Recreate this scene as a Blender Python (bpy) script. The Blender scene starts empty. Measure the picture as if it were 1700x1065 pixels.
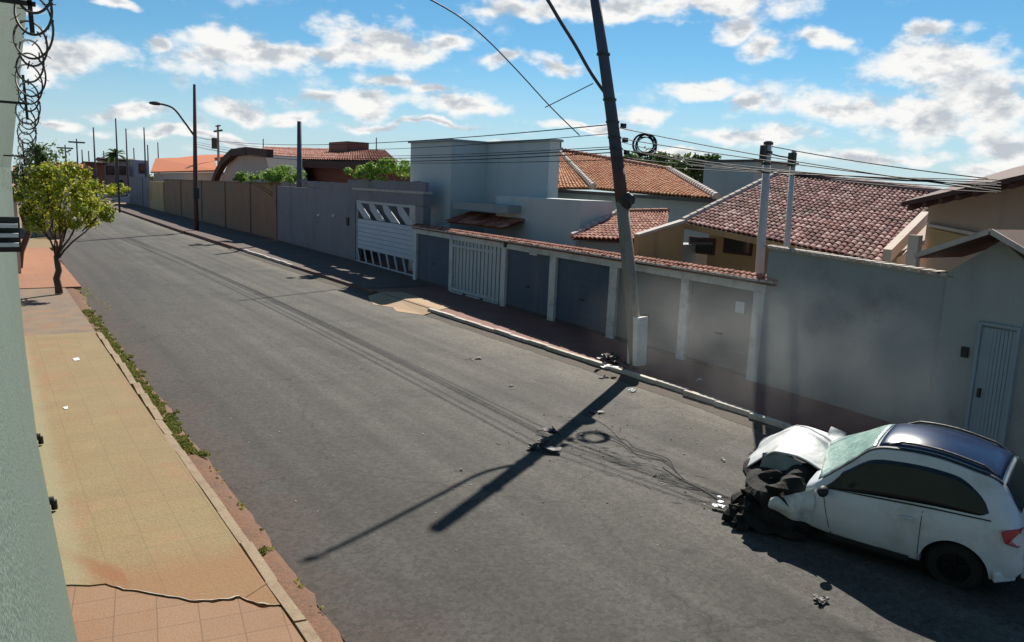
import bpy, bmesh, math, random
from mathutils import Vector, Matrix, noise
D = bpy.data; S = bpy.context.scene; COL = S.collection
R = math.radians
random.seed(7)

# ------------------------------------------------------------------ camera
CAMZ = 4.2
MW = Matrix(((0.8318876303314132, 0.059474368888993406, -0.5517479224671734),
             (-0.5534700886146859, 0.16133598350175785, -0.8170933615177475),
             (0.040420681716638894, 0.9851058318134029, 0.167130693221759)))
cam = D.cameras.new('camera'); cam.sensor_width = 36; cam.lens = 36 * 1300 / 1700
cam.clip_start = 0.02; cam.clip_end = 5000
camo = D.objects.new('camera', cam); COL.objects.link(camo)
camo.matrix_world = Matrix.Translation((0, 0, CAMZ)) @ MW.to_4x4()
S.camera = camo

def ray(x, y):
    return MW @ Vector(((x - 850) / 1300, -(y - 532.5) / 1300, -1.0))
def gz(x, y, z=0.0):
    r = ray(x, y); return Vector((0, 0, CAMZ)) + r * ((z - CAMZ) / r.z)
def gx(x, y, X):
    r = ray(x, y); return Vector((0, 0, CAMZ)) + r * (X / r.x)
def gy(x, y, Y):
    r = ray(x, y); return Vector((0, 0, CAMZ)) + r * (Y / r.y)

# ------------------------------------------------------------------ sun, sky, exposure
SUN_EL, SUN_AZ = R(41), R(42)          # azimuth measured from +x towards +y
sd = Vector((math.cos(SUN_EL) * math.cos(SUN_AZ), math.cos(SUN_EL) * math.sin(SUN_AZ), math.sin(SUN_EL)))
sun = D.lights.new('sun', 'SUN'); sun.energy = 5.0; sun.angle = R(0.5); sun.color = (1, .93, .82)
suno = D.objects.new('sun', sun); COL.objects.link(suno)
suno.rotation_euler = sd.to_track_quat('Z', 'Y').to_euler(); suno.location = (0, 0, 60)
S.view_settings.view_transform = 'Standard'; S.view_settings.look = 'None'
S.view_settings.exposure = 0.75; S.view_settings.gamma = 1

W = D.worlds.new('World'); S.world = W; W.use_nodes = True
nt = W.node_tree; nt.nodes.clear()
def N(t, **k):
    n = nt.nodes.new(t)
    for a, b in k.items(): setattr(n, a, b)
    return n
def L(a, b): nt.links.new(a, b)
def M(op, a, b=None, c=None):
    n = N('ShaderNodeMath', operation=op)
    for i, v in enumerate((a, b, c)):
        if v is None: continue
        if isinstance(v, (int, float)): n.inputs[i].default_value = v
        else: L(v, n.inputs[i])
    return n.outputs[0]
def VM(op, a, b):
    n = N('ShaderNodeVectorMath', operation=op)
    for i, v in enumerate((a, b)):
        if v is None: continue
        if isinstance(v, (tuple, list, Vector)): n.inputs[i].default_value = v
        else: L(v, n.inputs[i])
    return n
def build_world():
    out = N('ShaderNodeOutputWorld'); bg = N('ShaderNodeBackground'); bg2 = N('ShaderNodeBackground')
    sky = N('ShaderNodeTexSky', sky_type='NISHITA'); sky.sun_disc = False
    sky.sun_elevation = SUN_EL; sky.sun_rotation = math.pi / 2 - SUN_AZ
    sky.air_density = 1.0; sky.dust_density = 0.0; sky.ozone_density = 3.0; sky.altitude = 400
    hs = N('ShaderNodeHueSaturation'); hs.inputs['Saturation'].default_value = 1.14; hs.inputs['Hue'].default_value = .482
    L(sky.outputs[0], hs.inputs['Color'])
    tn = N('ShaderNodeMix', data_type='RGBA', blend_type='MULTIPLY'); tn.inputs[0].default_value = 1; L(hs.outputs[0], tn.inputs[6]); tn.inputs[7].default_value = (.78, .97, 1.1, 1)
    # pale moisture low over the horizon
    tcg = N('ShaderNodeTexCoord'); sz = N('ShaderNodeSeparateXYZ'); L(tcg.outputs['Generated'], sz.inputs[0])
    hr = N('ShaderNodeMapRange', interpolation_type='SMOOTHSTEP'); L(sz.outputs[2], hr.inputs[0]); hr.inputs[1].default_value = -.02; hr.inputs[2].default_value = .17; hr.inputs[3].default_value = .85; hr.inputs[4].default_value = 0
    hm = N('ShaderNodeMix', data_type='RGBA'); L(hr.outputs[0], hm.inputs[0]); L(tn.outputs[2], hm.inputs[6]); hm.inputs[7].default_value = (6.6, 8.4, 9.4, 1)
    L(hm.outputs[2], bg.inputs[0]); bg.inputs[1].default_value = 0.050
    tc = N('ShaderNodeTexCoord'); d = tc.outputs['Generated']
    sp = N('ShaderNodeSeparateXYZ'); L(d, sp.inputs[0])
    az = M('ARCTAN2', sp.outputs[0], sp.outputs[1]); el = M('ARCSINE', sp.outputs[2])
    cb = N('ShaderNodeCombineXYZ'); L(az, cb.inputs[0]); L(el, cb.inputs[1])
    # warp a little so that cloud outlines are ragged
    nz = N('ShaderNodeTexNoise'); nz.inputs['Scale'].default_value = 9; nz.inputs['Detail'].default_value = 4
    L(cb.outputs[0], nz.inputs['Vector'])
    wv = VM('SCALE', VM('SUBTRACT', nz.outputs['Color'], (.5, .5, .5)).outputs[0], None); wv.inputs['Scale'].default_value = .07
    P = VM('ADD', cb.outputs[0], wv.outputs[0]).outputs[0]
    # the cumulus clouds: (px, py, half width, half height) of where each one hangs in the sky
    blobs = [(110, 95, 95, 38), (60, 110, 50, 30), (360, 80, 70, 38), (440, 95, 130, 30), (640, 75, 115, 42), (560, 95, 120, 22), (740, 65, 35, 16),
             (265, 75, 32, 16), (850, 98, 90, 16), (930, 105, 45, 14), (390, 175, 60, 20), (230, 188, 90, 12), (600, 178, 85, 22), (540, 165, 70, 12),
             (650, 140, 60, 12), (770, 178, 90, 20), (720, 155, 40, 12), (480, 190, 50, 10),
             (1080, 182, 55, 18), (1170, 140, 75, 18), (1240, 160, 65, 22), (1270, 75, 60, 24), (1230, 40, 50, 18),
             (1000, 5, 240, 26), (860, 2, 90, 22), (1200, 8, 160, 26), (1380, 60, 80, 18),
             (1560, 120, 150, 55), (1640, 160, 120, 60), (1400, 175, 110, 28), (1530, 200, 150, 40), (1660, 235, 90, 40),
             (80, 195, 45, 12), (1260, 225, 130, 16), (1000, 205, 120, 9), (1450, 262, 130, 14), (700, 212, 170, 8), (1640, 290, 90, 14),
             (1120, 262, 60, 14), (860, 245, 60, 12), (330, 225, 160, 9), (1550, 60, 60, 14), (30, 5, 50, 12), (180, 5, 45, 10)]
    mn = None
    for (x, y, w, h) in blobs:
        r = ray(x, y).normalized(); a = math.atan2(r.x, r.y); e = math.asin(r.z)
        q = ray(x + w, y).normalized(); wa = abs(math.atan2(q.x, q.y) - a) * .92
        q = ray(x, y - h).normalized(); ha = abs(math.asin(q.z) - e) * 1.05
        s = VM('SUBTRACT', P, (a, e, 0)); m = VM('MULTIPLY', s.outputs[0], (1 / wa, 1 / ha, 0))
        ln = VM('LENGTH', m.outputs[0], None).outputs['Value']
        mn = ln if mn is None else M('SMOOTH_MIN', mn, ln, .25)
    def fbm(off, scale=21):
        mp = N('ShaderNodeMapping'); mp.inputs['Location'].default_value = off; mp.inputs['Scale'].default_value = (1, 1.7, 1)
        L(cb.outputs[0], mp.inputs[0])
        f = N('ShaderNodeTexNoise'); f.inputs['Scale'].default_value = scale; f.inputs['Detail'].default_value = 8; f.inputs['Roughness'].default_value = .58
        L(mp.outputs[0], f.inputs['Vector']); return f.outputs['Fac']
    f1 = fbm((0, 0, 0)); f2 = fbm((-.012, -.03, 0))
    dens = M('ADD', M('SUBTRACT', 1.0, mn), M('MULTIPLY', M('SUBTRACT', f1, .5), 2.6))
    # small scattered scraps elsewhere in the sky
    gen = M('MULTIPLY', M('SUBTRACT', fbm((4, 2, 0), 6), .60), 5)
    dens = M('MAXIMUM', dens, gen)
    mr = N('ShaderNodeMapRange', interpolation_type='SMOOTHSTEP'); L(dens, mr.inputs[0])
    mr.inputs[1].default_value = -.26; mr.inputs[2].default_value = .56
    emb = M('MULTIPLY', M('SUBTRACT', f1, f2), 4.0)
    thick = N('ShaderNodeMapRange', interpolation_type='SMOOTHSTEP'); L(dens, thick.inputs[0]); thick.inputs[1].default_value = .22; thick.inputs[2].default_value = .95
    sh = M('ADD', M('SUBTRACT', 1.05, M('MULTIPLY', thick.outputs[0], .62)), emb)
    sh = M('MINIMUM', M('MAXIMUM', sh, .30), 1.12)
    cr = N('ShaderNodeMix', data_type='RGBA'); L(sh, cr.inputs[0]); cr.inputs[6].default_value = (.36, .42, .50, 1); cr.inputs[7].default_value = (.98, .98, .96, 1)
    L(cr.outputs[2], bg2.inputs[0]); bg2.inputs[1].default_value = .58
    hz = N('ShaderNodeMapRange'); L(el, hz.inputs[0]); hz.inputs[1].default_value = -.02; hz.inputs[2].default_value = .03
    mx = N('ShaderNodeMixShader'); L(M('MULTIPLY', mr.outputs[0], hz.outputs[0]), mx.inputs[0]); L(bg.outputs[0], mx.inputs[1]); L(bg2.outputs[0], mx.inputs[2])
    L(mx.outputs[0], out.inputs[0])
build_world()

# ------------------------------------------------------------------ materials
def material(name, c1, c2=None, rough=.85, scale=3.0, detail=6, amount=.5, bump=.2, bscale=60, metal=0.0, grime=None, gscale=1.2,
             spec=.4, coord='Object', stretch=(1, 1, 1), speck=0, coat=0, fn=None):
    m = D.materials.new(name); m.use_nodes = True; t = m.node_tree; b = t.nodes['Principled BSDF']
    def n(ty, **k):
        o = t.nodes.new(ty)
        for a, v in k.items(): setattr(o, a, v)
        return o
    l = t.links.new
    tc = n('ShaderNodeTexCoord'); mp = n('ShaderNodeMapping'); mp.inputs['Scale'].default_value = stretch
    if coord == 'World':
        g = n('ShaderNodeNewGeometry'); l(g.outputs['Position'], mp.inputs[0])
    else: l(tc.outputs[coord], mp.inputs[0])
    v = mp.outputs[0]
    c2 = c2 or tuple(x * .6 for x in c1)
    nz = n('ShaderNodeTexNoise'); nz.inputs['Scale'].default_value = scale; nz.inputs['Detail'].default_value = detail; nz.inputs['Roughness'].default_value = .6
    l(v, nz.inputs['Vector'])
    rp = n('ShaderNodeMapRange'); l(nz.outputs['Fac'], rp.inputs[0]); rp.inputs[1].default_value = .5 - .28; rp.inputs[2].default_value = .5 + .28
    rp.inputs[3].default_value = 0.5 - amount; rp.inputs[4].default_value = .5 + amount; rp.clamp = True
    mx = n('ShaderNodeMix', data_type='RGBA'); l(rp.outputs[0], mx.inputs[0]); mx.inputs[6].default_value = (*c1, 1); mx.inputs[7].default_value = (*c2, 1)
    col = mx.outputs[2]
    if grime:
        g2 = n('ShaderNodeTexNoise'); g2.inputs['Scale'].default_value = gscale; g2.inputs['Detail'].default_value = 8; g2.inputs['Roughness'].default_value = .7
        l(v, g2.inputs['Vector'])
        r2 = n('ShaderNodeMapRange', interpolation_type='SMOOTHSTEP'); l(g2.outputs['Fac'], r2.inputs[0]); r2.inputs[1].default_value = .48; r2.inputs[2].default_value = .68
        m2 = n('ShaderNodeMix', data_type='RGBA'); l(r2.outputs[0], m2.inputs[0]); l(col, m2.inputs[6]); m2.inputs[7].default_value = (*grime, 1); col = m2.outputs[2]
    if speck:
        s = n('ShaderNodeTexNoise'); s.inputs['Scale'].default_value = 55; s.inputs['Detail'].default_value = 2; l(v, s.inputs['Vector'])
        r3 = n('ShaderNodeMapRange'); l(s.outputs['Fac'], r3.inputs[0]); r3.inputs[1].default_value = .3; r3.inputs[2].default_value = .7
        r3.inputs[3].default_value = 1 - speck; r3.inputs[4].default_value = 1 + speck
        vm = n('ShaderNodeVectorMath', operation='SCALE'); l(col, vm.inputs[0]); l(r3.outputs[0], vm.inputs['Scale']); col = vm.outputs[0]
    if fn: col = fn(t, n, l, col, tc, v)
    l(col, b.inputs['Base Color'])
    b.inputs['Roughness'].default_value = rough; b.inputs['Metallic'].default_value = metal; b.inputs['Specular IOR Level'].default_value = spec
    b.inputs['Coat Weight'].default_value = coat; b.inputs['Coat Roughness'].default_value = .05
    if bump:
        bn = n('ShaderNodeTexNoise'); bn.inputs['Scale'].default_value = bscale; bn.inputs['Detail'].default_value = 4; l(v, bn.inputs['Vector'])
        bp = n('ShaderNodeBump'); bp.inputs['Strength'].default_value = bump; bp.inputs['Distance'].default_value = .02
        l(bn.outputs['Fac'], bp.inputs['Height']); l(bp.outputs[0], b.inputs['Normal'])
    return m

def road_fn(t, n, l, col, tc, v):
    g = n('ShaderNodeNewGeometry'); sp = n('ShaderNodeSeparateXYZ'); l(g.outputs['Position'], sp.inputs[0])
    def math_(op, a, b):
        o = n('ShaderNodeMath', operation=op)
        for i, q in enumerate((a, b)):
            if isinstance(q, (int, float)): o.inputs[i].default_value = q
            elif q is not None: l(q, o.inputs[i])
        return o.outputs[0]
    # long worn streaks along the road
    mp = n('ShaderNodeMapping'); mp.inputs['Scale'].default_value = (1.6, .05, 1); l(g.outputs['Position'], mp.inputs[0])
    s = n('ShaderNodeTexNoise'); s.inputs['Scale'].default_value = 1.4; s.inputs['Detail'].default_value = 7; l(mp.outputs[0], s.inputs['Vector'])
    r = n('ShaderNodeMapRange'); l(s.outputs['Fac'], r.inputs[0]); r.inputs[1].default_value = .3; r.inputs[2].default_value = .7; r.inputs[3].default_value = .62; r.inputs[4].default_value = 1.38
    vm = n('ShaderNodeVectorMath', operation='SCALE'); l(col, vm.inputs[0]); l(r.outputs[0], vm.inputs['Scale']); col = vm.outputs[0]
    # old patches and oil drips
    for sc, lo, hi, k in ((.35, .56, .60, .80), (1.7, .66, .72, .62)):
        pn = n('ShaderNodeTexNoise'); pn.inputs['Scale'].default_value = sc; pn.inputs['Detail'].default_value = 5; l(g.outputs['Position'], pn.inputs['Vector'])
        pr = n('ShaderNodeMapRange', interpolation_type='SMOOTHSTEP'); l(pn.outputs['Fac'], pr.inputs[0]); pr.inputs[1].default_value = lo; pr.inputs[2].default_value = hi; pr.inputs[3].default_value = 1; pr.inputs[4].default_value = k
        vm = n('ShaderNodeVectorMath', operation='SCALE'); l(col, vm.inputs[0]); l(pr.outputs[0], vm.inputs['Scale']); col = vm.outputs[0]
    # red dust gathered against the left gutter, then a wider darker band beyond it
    ns = n('ShaderNodeTexNoise'); ns.inputs['Scale'].default_value = .9; ns.inputs['Detail'].default_value = 7; l(g.outputs['Position'], ns.inputs['Vector'])
    e = math_('ADD', sp.outputs[0], math_('MULTIPLY', math_('SUBTRACT', ns.outputs['Fac'], .5), 2.6))
    for a, bb, c, k in ((2.6, 3.5, (.09, .05, .035), .7), (2.8, 8.0, (.036, .033, .033), .6)):
        q = n('ShaderNodeMapRange', interpolation_type='SMOOTHSTEP'); l(e, q.inputs[0]); q.inputs[1].default_value = a; q.inputs[2].default_value = bb
        q.inputs[3].default_value = k; q.inputs[4].default_value = 0
        m2 = n('ShaderNodeMix', data_type='RGBA'); l(q.outputs[0], m2.inputs[0]); l(col, m2.inputs[6]); m2.inputs[7].default_value = (*c, 1); col = m2.outputs[2]
    # sandy film along the right gutter
    q = n('ShaderNodeMapRange', interpolation_type='SMOOTHSTEP'); l(e, q.inputs[0]); q.inputs[1].default_value = 10.2; q.inputs[2].default_value = 12.3; q.inputs[4].default_value = .5
    m2 = n('ShaderNodeMix', data_type='RGBA'); l(q.outputs[0], m2.inputs[0]); l(col, m2.inputs[6]); m2.inputs[7].default_value = (.17, .15, .115, 1); col = m2.outputs[2]
    # pale and dark grit
    wn = n('ShaderNodeTexVoronoi'); wn.inputs['Scale'].default_value = 22; l(g.outputs['Position'], wn.inputs['Vector'])
    ws = n('ShaderNodeSeparateColor'); l(wn.outputs['Color'], ws.inputs[0])
    rr = n('ShaderNodeMapRange'); l(ws.outputs[0], rr.inputs[0]); rr.inputs[1].default_value = 0; rr.inputs[2].default_value = 1; rr.inputs[3].default_value = .72; rr.inputs[4].default_value = 1.28
    vm = n('ShaderNodeVectorMath', operation='SCALE'); l(col, vm.inputs[0]); l(rr.outputs[0], vm.inputs['Scale']); col = vm.outputs[0]
    # thin meandering cracks
    vo = n('ShaderNodeTexVoronoi', feature='DISTANCE_TO_EDGE'); vo.inputs['Scale'].default_value = .16
    nd = n('ShaderNodeTexNoise'); nd.inputs['Scale'].default_value = 1.6; nd.inputs['Detail'].default_value = 6; l(g.outputs['Position'], nd.inputs['Vector'])
    ad = n('ShaderNodeVectorMath', operation='ADD'); l(g.outputs['Position'], ad.inputs[0]); l(nd.outputs['Color'], ad.inputs[1]); l(ad.outputs[0], vo.inputs['Vector'])
    rc = n('ShaderNodeMapRange'); l(vo.outputs['Distance'], rc.inputs[0]); rc.inputs[1].default_value = 0.001; rc.inputs[2].default_value = .0045; rc.inputs[3].default_value = .62; rc.inputs[4].default_value = 1
    vm = n('ShaderNodeVectorMath', operation='SCALE'); l(col, vm.inputs[0]); l(rc.outputs[0], vm.inputs['Scale'])
    return vm.outputs[0]

def tile_fn(c_a, c_b, c_c):
    def f(t, n, l, col, tc, v):
        fl = n('ShaderNodeVectorMath', operation='FLOOR'); l(tc.outputs['UV'], fl.inputs[0])
        wn = n('ShaderNodeTexWhiteNoise', noise_dimensions='2D'); l(fl.outputs[0], wn.inputs['Vector'])
        rp = n('ShaderNodeValToRGB'); rp.color_ramp.interpolation = 'LINEAR'
        rp.color_ramp.elements[0].color = (*c_a, 1); rp.color_ramp.elements[1].color = (*c_c, 1)
        e = rp.color_ramp.elements.new(.5); e.color = (*c_b, 1)
        l(wn.outputs['Value'], rp.inputs[0])
        m2 = n('ShaderNodeMix', data_type='RGBA', blend_type='MULTIPLY'); m2.inputs[0].default_value = 1; l(rp.outputs[0], m2.inputs[6]); l(col, m2.inputs[7])
        return m2.outputs[2]
    return f
def grid_fn(sx, sy, w, dark, ang=0.0):
    def f(t, n, l, col, tc, v):
        g = n('ShaderNodeNewGeometry'); mp = n('ShaderNodeMapping'); mp.inputs['Rotation'].default_value = (0, 0, ang); l(g.outputs['Position'], mp.inputs[0])
        br = n('ShaderNodeTexBrick'); br.offset = 0; br.inputs['Scale'].default_value = 1; br.inputs['Brick Width'].default_value = sx; br.inputs['Row Height'].default_value = sy
        br.inputs['Mortar Size'].default_value = w; br.inputs['Mortar Smooth'].default_value = .6
        br.inputs['Color1'].default_value = (1, 1, 1, 1); br.inputs['Color2'].default_value = (.93, .93, .93, 1); br.inputs['Mortar'].default_value = (dark, dark, dark, 1)
        l(mp.outputs[0], br.inputs['Vector'])
        m2 = n('ShaderNodeMix', data_type='RGBA', blend_type='MULTIPLY'); m2.inputs[0].default_value = 1; l(col, m2.inputs[6]); l(br.outputs['Color'], m2.inputs[7])
        return m2.outputs[2]
    return f
def ystreak_fn(c, lo=.5, hi=.72, sc=(3, 3, .25)):          # vertical rain streaks on a rendered wall
    def f(t, n, l, col, tc, v):
        g = n('ShaderNodeNewGeometry'); mp = n('ShaderNodeMapping'); mp.inputs['Scale'].default_value = sc; l(g.outputs['Position'], mp.inputs[0])
        s = n('ShaderNodeTexNoise'); s.inputs['Scale'].default_value = 1; s.inputs['Detail'].default_value = 6; l(mp.outputs[0], s.inputs['Vector'])
        r = n('ShaderNodeMapRange', interpolation_type='SMOOTHSTEP'); l(s.outputs['Fac'], r.inputs[0]); r.inputs[1].default_value = lo; r.inputs[2].default_value = hi
        m2 = n('ShaderNodeMix', data_type='RGBA'); l(r.outputs[0], m2.inputs[0]); l(col, m2.inputs[6]); m2.inputs[7].default_value = (*c, 1)
        # earth splashed up the foot of the wall
        sp = n('ShaderNodeSeparateXYZ'); l(g.outputs['Position'], sp.inputs[0])
        sn = n('ShaderNodeTexNoise'); sn.inputs['Scale'].default_value = 1.6; sn.inputs['Detail'].default_value = 8; sn.inputs['Roughness'].default_value = .7; l(g.outputs['Position'], sn.inputs['Vector'])
        ma = n('ShaderNodeMath', operation='MULTIPLY_ADD'); l(sn.outputs['Fac'], ma.inputs[0]); ma.inputs[1].default_value = -1.7; l(sp.outputs[2], ma.inputs[2])
        sr = n('ShaderNodeMapRange', interpolation_type='SMOOTHSTEP'); l(ma.outputs[0], sr.inputs[0]); sr.inputs[1].default_value = -.95; sr.inputs[2].default_value = -.30; sr.inputs[3].default_value = .38; sr.inputs[4].default_value = 0
        m3 = n('ShaderNodeMix', data_type='RGBA'); l(sr.outputs[0], m3.inputs[0]); l(m2.outputs[2], m3.inputs[6]); m3.inputs[7].default_value = (.16, .10, .075, 1)
        return m3.outputs[2]
    return f

def slab_fn(t, n, l, col, tc, v):
    col = grid_fn(.42, .42, .006, .74)(t, n, l, col, tc, v)
    g = n('ShaderNodeNewGeometry'); sp = n('ShaderNodeSeparateXYZ'); l(g.outputs['Position'], sp.inputs[0])
    def mm(op, a, b):
        o = n('ShaderNodeMath', operation=op)
        for i, q in enumerate((a, b)):
            if isinstance(q, (int, float)): o.inputs[i].default_value = q
            else: l(q, o.inputs[i])
        return o.outputs[0]
    nz = n('ShaderNodeTexNoise'); nz.inputs['Scale'].default_value = 3; nz.inputs['Detail'].default_value = 8; nz.inputs['Roughness'].default_value = .65; l(g.outputs['Position'], nz.inputs['Vector'])
    wob = mm('MULTIPLY', mm('SUBTRACT', nz.outputs['Fac'], .5), 1.6)
    # rust-red earth washed along the broken edge, and a mossy pale margin at the wall's foot
    def band(coord, lo, hi, c, k, sc):
        nonlocal col
        q = n('ShaderNodeMapRange', interpolation_type='SMOOTHSTEP'); l(mm('ADD', coord, mm('MULTIPLY', wob, sc)), q.inputs[0]); q.inputs[1].default_value = lo; q.inputs[2].default_value = hi
        q.inputs[3].default_value = k; q.inputs[4].default_value = 0
        m2 = n('ShaderNodeMix', data_type='RGBA'); l(q.outputs[0], m2.inputs[0]); l(col, m2.inputs[6]); m2.inputs[7].default_value = (*c, 1); col = m2.outputs[2]
    band(sp.outputs[1], 8.0, 8.75, (.22, .10, .045), .6, .5)
    diag = mm('ABSOLUTE', mm('SUBTRACT', mm('ADD', mm('MULTIPLY', sp.outputs[0], 1.9), sp.outputs[1]), 10.0), 0.0)
    lim = mm('ADD', diag, mm('MULTIPLY', mm('MAXIMUM', mm('SUBTRACT', sp.outputs[0], .95), 0.0), 6.0))
    band(lim, .02, .35, (.20, .085, .035), .85, .35)
    band(sp.outputs[0], .52, .74, (.25, .245, .15), .5, .16)
    return col
X = {}
X['asphalt'] = material('asphalt', (.049, .047, .042), (.074, .070, .061), rough=.84, spec=.3, scale=.5, amount=.5, bump=.5, bscale=90, coord='World', speck=.3, fn=road_fn)
X['ground'] = material('red_earth', (.30, .17, .10), (.22, .16, .10), scale=.2, coord='World', bump=.3)
X['slab'] = material('slab_concrete', (.225, .172, .085), (.205, .138, .066), scale=1.1, amount=.6, bump=.3, bscale=30, coord='World', speck=.16, grime=(.25, .14, .075), gscale=.8, fn=slab_fn)
X['tilepave'] = material('pavement_tiles', (.25, .15, .09), (.22, .122, .07), scale=1.4, amount=.5, bump=.15, coord='World', speck=.14, grime=(.24, .12, .06), gscale=1.1, fn=grid_fn(.36, .36, .007, .6, .15))
X['oldpave'] = material('old_pavement', (.20, .145, .10), (.13, .095, .07), scale=1.4, amount=.6, bump=.35, bscale=14, coord='World', speck=.25, grime=(.24, .12, .06), gscale=.9)
X['redramp'] = material('red_paving', (.30, .135, .07), (.26, .115, .06), scale=1.2, bump=.2, coord='World', speck=.12, fn=grid_fn(.5, .5, .01, .8))
X['kerb'] = material('kerb_stone', (.245, .185, .12), (.19, .14, .09), scale=3, bump=.3, bscale=25, coord='World', speck=.2, grime=(.17, .11, .07), gscale=3)
X['kerbwhite'] = material('whitewashed_kerb', (.50, .47, .43), (.40, .36, .31), scale=4, bump=.3, bscale=25, coord='World', speck=.15, grime=(.36, .27, .2), gscale=2.5)
X['soil'] = material('red_soil', (.15, .065, .03), (.085, .042, .023), scale=3, bump=.8, bscale=18, coord='World', speck=.35)
X['rwalk'] = material('red_brown_pavement', (.19, .075, .056), (.14, .06, .048), scale=.9, bump=.3, bscale=20, coord='World', speck=.15, grime=(.20, .10, .07), gscale=.6)
X['rdirt'] = material('sandy_drive', (.36, .20, .11), (.30, .25, .16), scale=1.6, bump=.5, bscale=16, coord='World', speck=.25)
X['green_wall'] = material('pale_green_render', (.095, .135, .112), (.075, .112, .090), scale=3, amount=.4, bump=.9, bscale=45, coord='World', speck=.35)
X['tanwall'] = material('stained_tan_render', (.30, .17, .092), (.21, .125, .075), scale=.9, amount=.6, bump=.3, bscale=18, coord='World', speck=.08, grime=(.20, .145, .105), gscale=.8, fn=ystreak_fn((.20, .155, .12), .5, .66, (1.1, 1.1, .18)))
X['tangate'] = material('ochre_render', (.52, .36, .17), (.46, .32, .16), scale=1, bump=.2, coord='World', fn=ystreak_fn((.25, .2, .14)))
X['greywall'] = material('grey_render', (.215, .21, .22), (.185, .185, .20), scale=.7, amount=.6, bump=.2, bscale=25, coord='World', speck=.08, grime=(.16, .16, .165), gscale=.6, fn=ystreak_fn((.15, .15, .15), .55, .75))
X['bigwall'] = material('blue_grey_render', (.31, .34, .335), (.275, .30, .30), scale=.5, amount=.6, bump=.2, bscale=25, coord='World', speck=.07, grime=(.20, .20, .20), gscale=.4, fn=ystreak_fn((.2, .205, .2), .52, .8, (.8, .8, .15)))
X['modern'] = material('pale_blue_grey_paint', (.50, .55, .545), (.45, .50, .50), scale=.4, amount=.5, bump=.08, coord='World', fn=ystreak_fn((.38, .42, .42), .55, .8, (1.2, 1.2, .2)))
X['modern2'] = material('mid_grey_paint', (.27, .31, .32), (.23, .27, .28), scale=.5, amount=.5, bump=.08, coord='World', fn=ystreak_fn((.2, .22, .22), .55, .8, (1.2, 1.2, .2)))
X['framepaint'] = material('weathered_pale_frame', (.60, .62, .61), (.50, .52, .51), scale=2.5, amount=.5, bump=.15, coord='World', grime=(.38, .38, .36), gscale=2.0)
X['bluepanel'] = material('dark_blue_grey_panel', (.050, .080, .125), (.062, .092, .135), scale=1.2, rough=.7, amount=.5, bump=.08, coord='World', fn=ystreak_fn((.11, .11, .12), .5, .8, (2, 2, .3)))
X['dustpanel'] = material('dusty_grey_panel', (.16, .18, .18), (.2, .2, .185), scale=.9, rough=.8, amount=.5, bump=.08, coord='World', fn=ystreak_fn((.22, .21, .19), .5, .8, (1.2, 1.2, .3)))
X['slat'] = material('galvanised_slats', (.42, .48, .51), (.32, .38, .41), scale=3, rough=.55, metal=.2, bump=.05, coord='World', stretch=(1, 1, .15))
X['gatemetal'] = material('painted_gate_sheet', (.42, .50, .58), (.37, .45, .53), scale=1.5, rough=.5, bump=.05, coord='World')
X['gatewhite'] = material('gate_white_frame', (.44, .47, .49), (.37, .40, .42), scale=3, rough=.6, bump=.05, coord='World')
X['door'] = material('pale_blue_door', (.25, .31, .35), (.21, .27, .31), scale=2, rough=.6, bump=.05, coord='World')
X['black'] = material('black_plastic', (.012, .012, .014), (.02, .02, .02), rough=.6, bump=.1)
X['dark'] = material('charcoal_metal', (.03, .03, .032), (.05, .045, .04), rough=.6, scale=8, bump=.3, bscale=20)
X['wire'] = material('cable_black', (.015, .016, .02), (.02, .02, .025), rough=.7, bump=0)
X['steel'] = material('razor_steel', (.05, .05, .055), (.08, .08, .08), rough=.6, metal=.3, bump=0)
X['pole'] = material('weathered_concrete_pole', (.33, .29, .24), (.25, .21, .17), scale=1.5, amount=.6, bump=.3, bscale=22, coord='World', speck=.2, grime=(.17, .14, .12), gscale=2.2, stretch=(2, 2, .5))
X['palepole'] = material('pale_concrete_pole', (.55, .54, .52), (.42, .41, .40), scale=2, amount=.6, bump=.2, bscale=22, coord='World', speck=.15, stretch=(2, 2, .5))
X['poledark'] = material('dark_pole', (.075, .085, .12), (.05, .055, .075), scale=2, rough=.75, bump=.2, coord='World')
X['polerust'] = material('rust_red_pole_band', (.12, .062, .052), (.085, .05, .045), scale=3, bump=.2, coord='World')
X['polebase'] = material('whitewashed_pole_foot', (.78, .78, .75), (.6, .6, .57), scale=3, amount=.6, bump=.4, bscale=15, coord='World', speck=.2)
X['cream'] = material('cream_render', (.50, .42, .36), (.44, .37, .31), scale=.8, bump=.15, coord='World', fn=ystreak_fn((.35, .28, .23), .55, .8))
X['peach'] = material('peach_render', (.42, .30, .23), (.36, .26, .20), scale=.8, bump=.15, coord='World', fn=ystreak_fn((.30, .21, .16), .5, .8))
X['ochre'] = material('ochre_wall', (.44, .29, .14), (.36, .24, .12), scale=1, bump=.15, coord='World', fn=ystreak_fn((.25, .17, .1), .5, .8))
X['brickred'] = material('red_brown_brick', (.22, .085, .06), (.17, .07, .05), scale=3, bump=.5, bscale=12, coord='World', speck=.2)
X['brownwood'] = material('brown_fascia', (.085, .04, .03), (.06, .03, .025), scale=4, bump=.2, coord='World')
X['mortar'] = material('white_mortar', (.50, .46, .42), (.36, .32, .28), scale=4, bump=.4, bscale=12, coord='World', grime=(.35, .27, .23), gscale=3)
X['whitewall'] = material('far_white_render', (.6, .6, .6), (.5, .5, .52), scale=.5, bump=.1, coord='World')
X['farblue'] = material('far_blue_grey_render', (.3, .34, .42), (.26, .3, .38), scale=.5, bump=.1, coord='World')
X['glass'] = material('dark_window_glass', (.02, .025, .03), (.03, .035, .04), rough=.12, bump=0, spec=.6)
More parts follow.
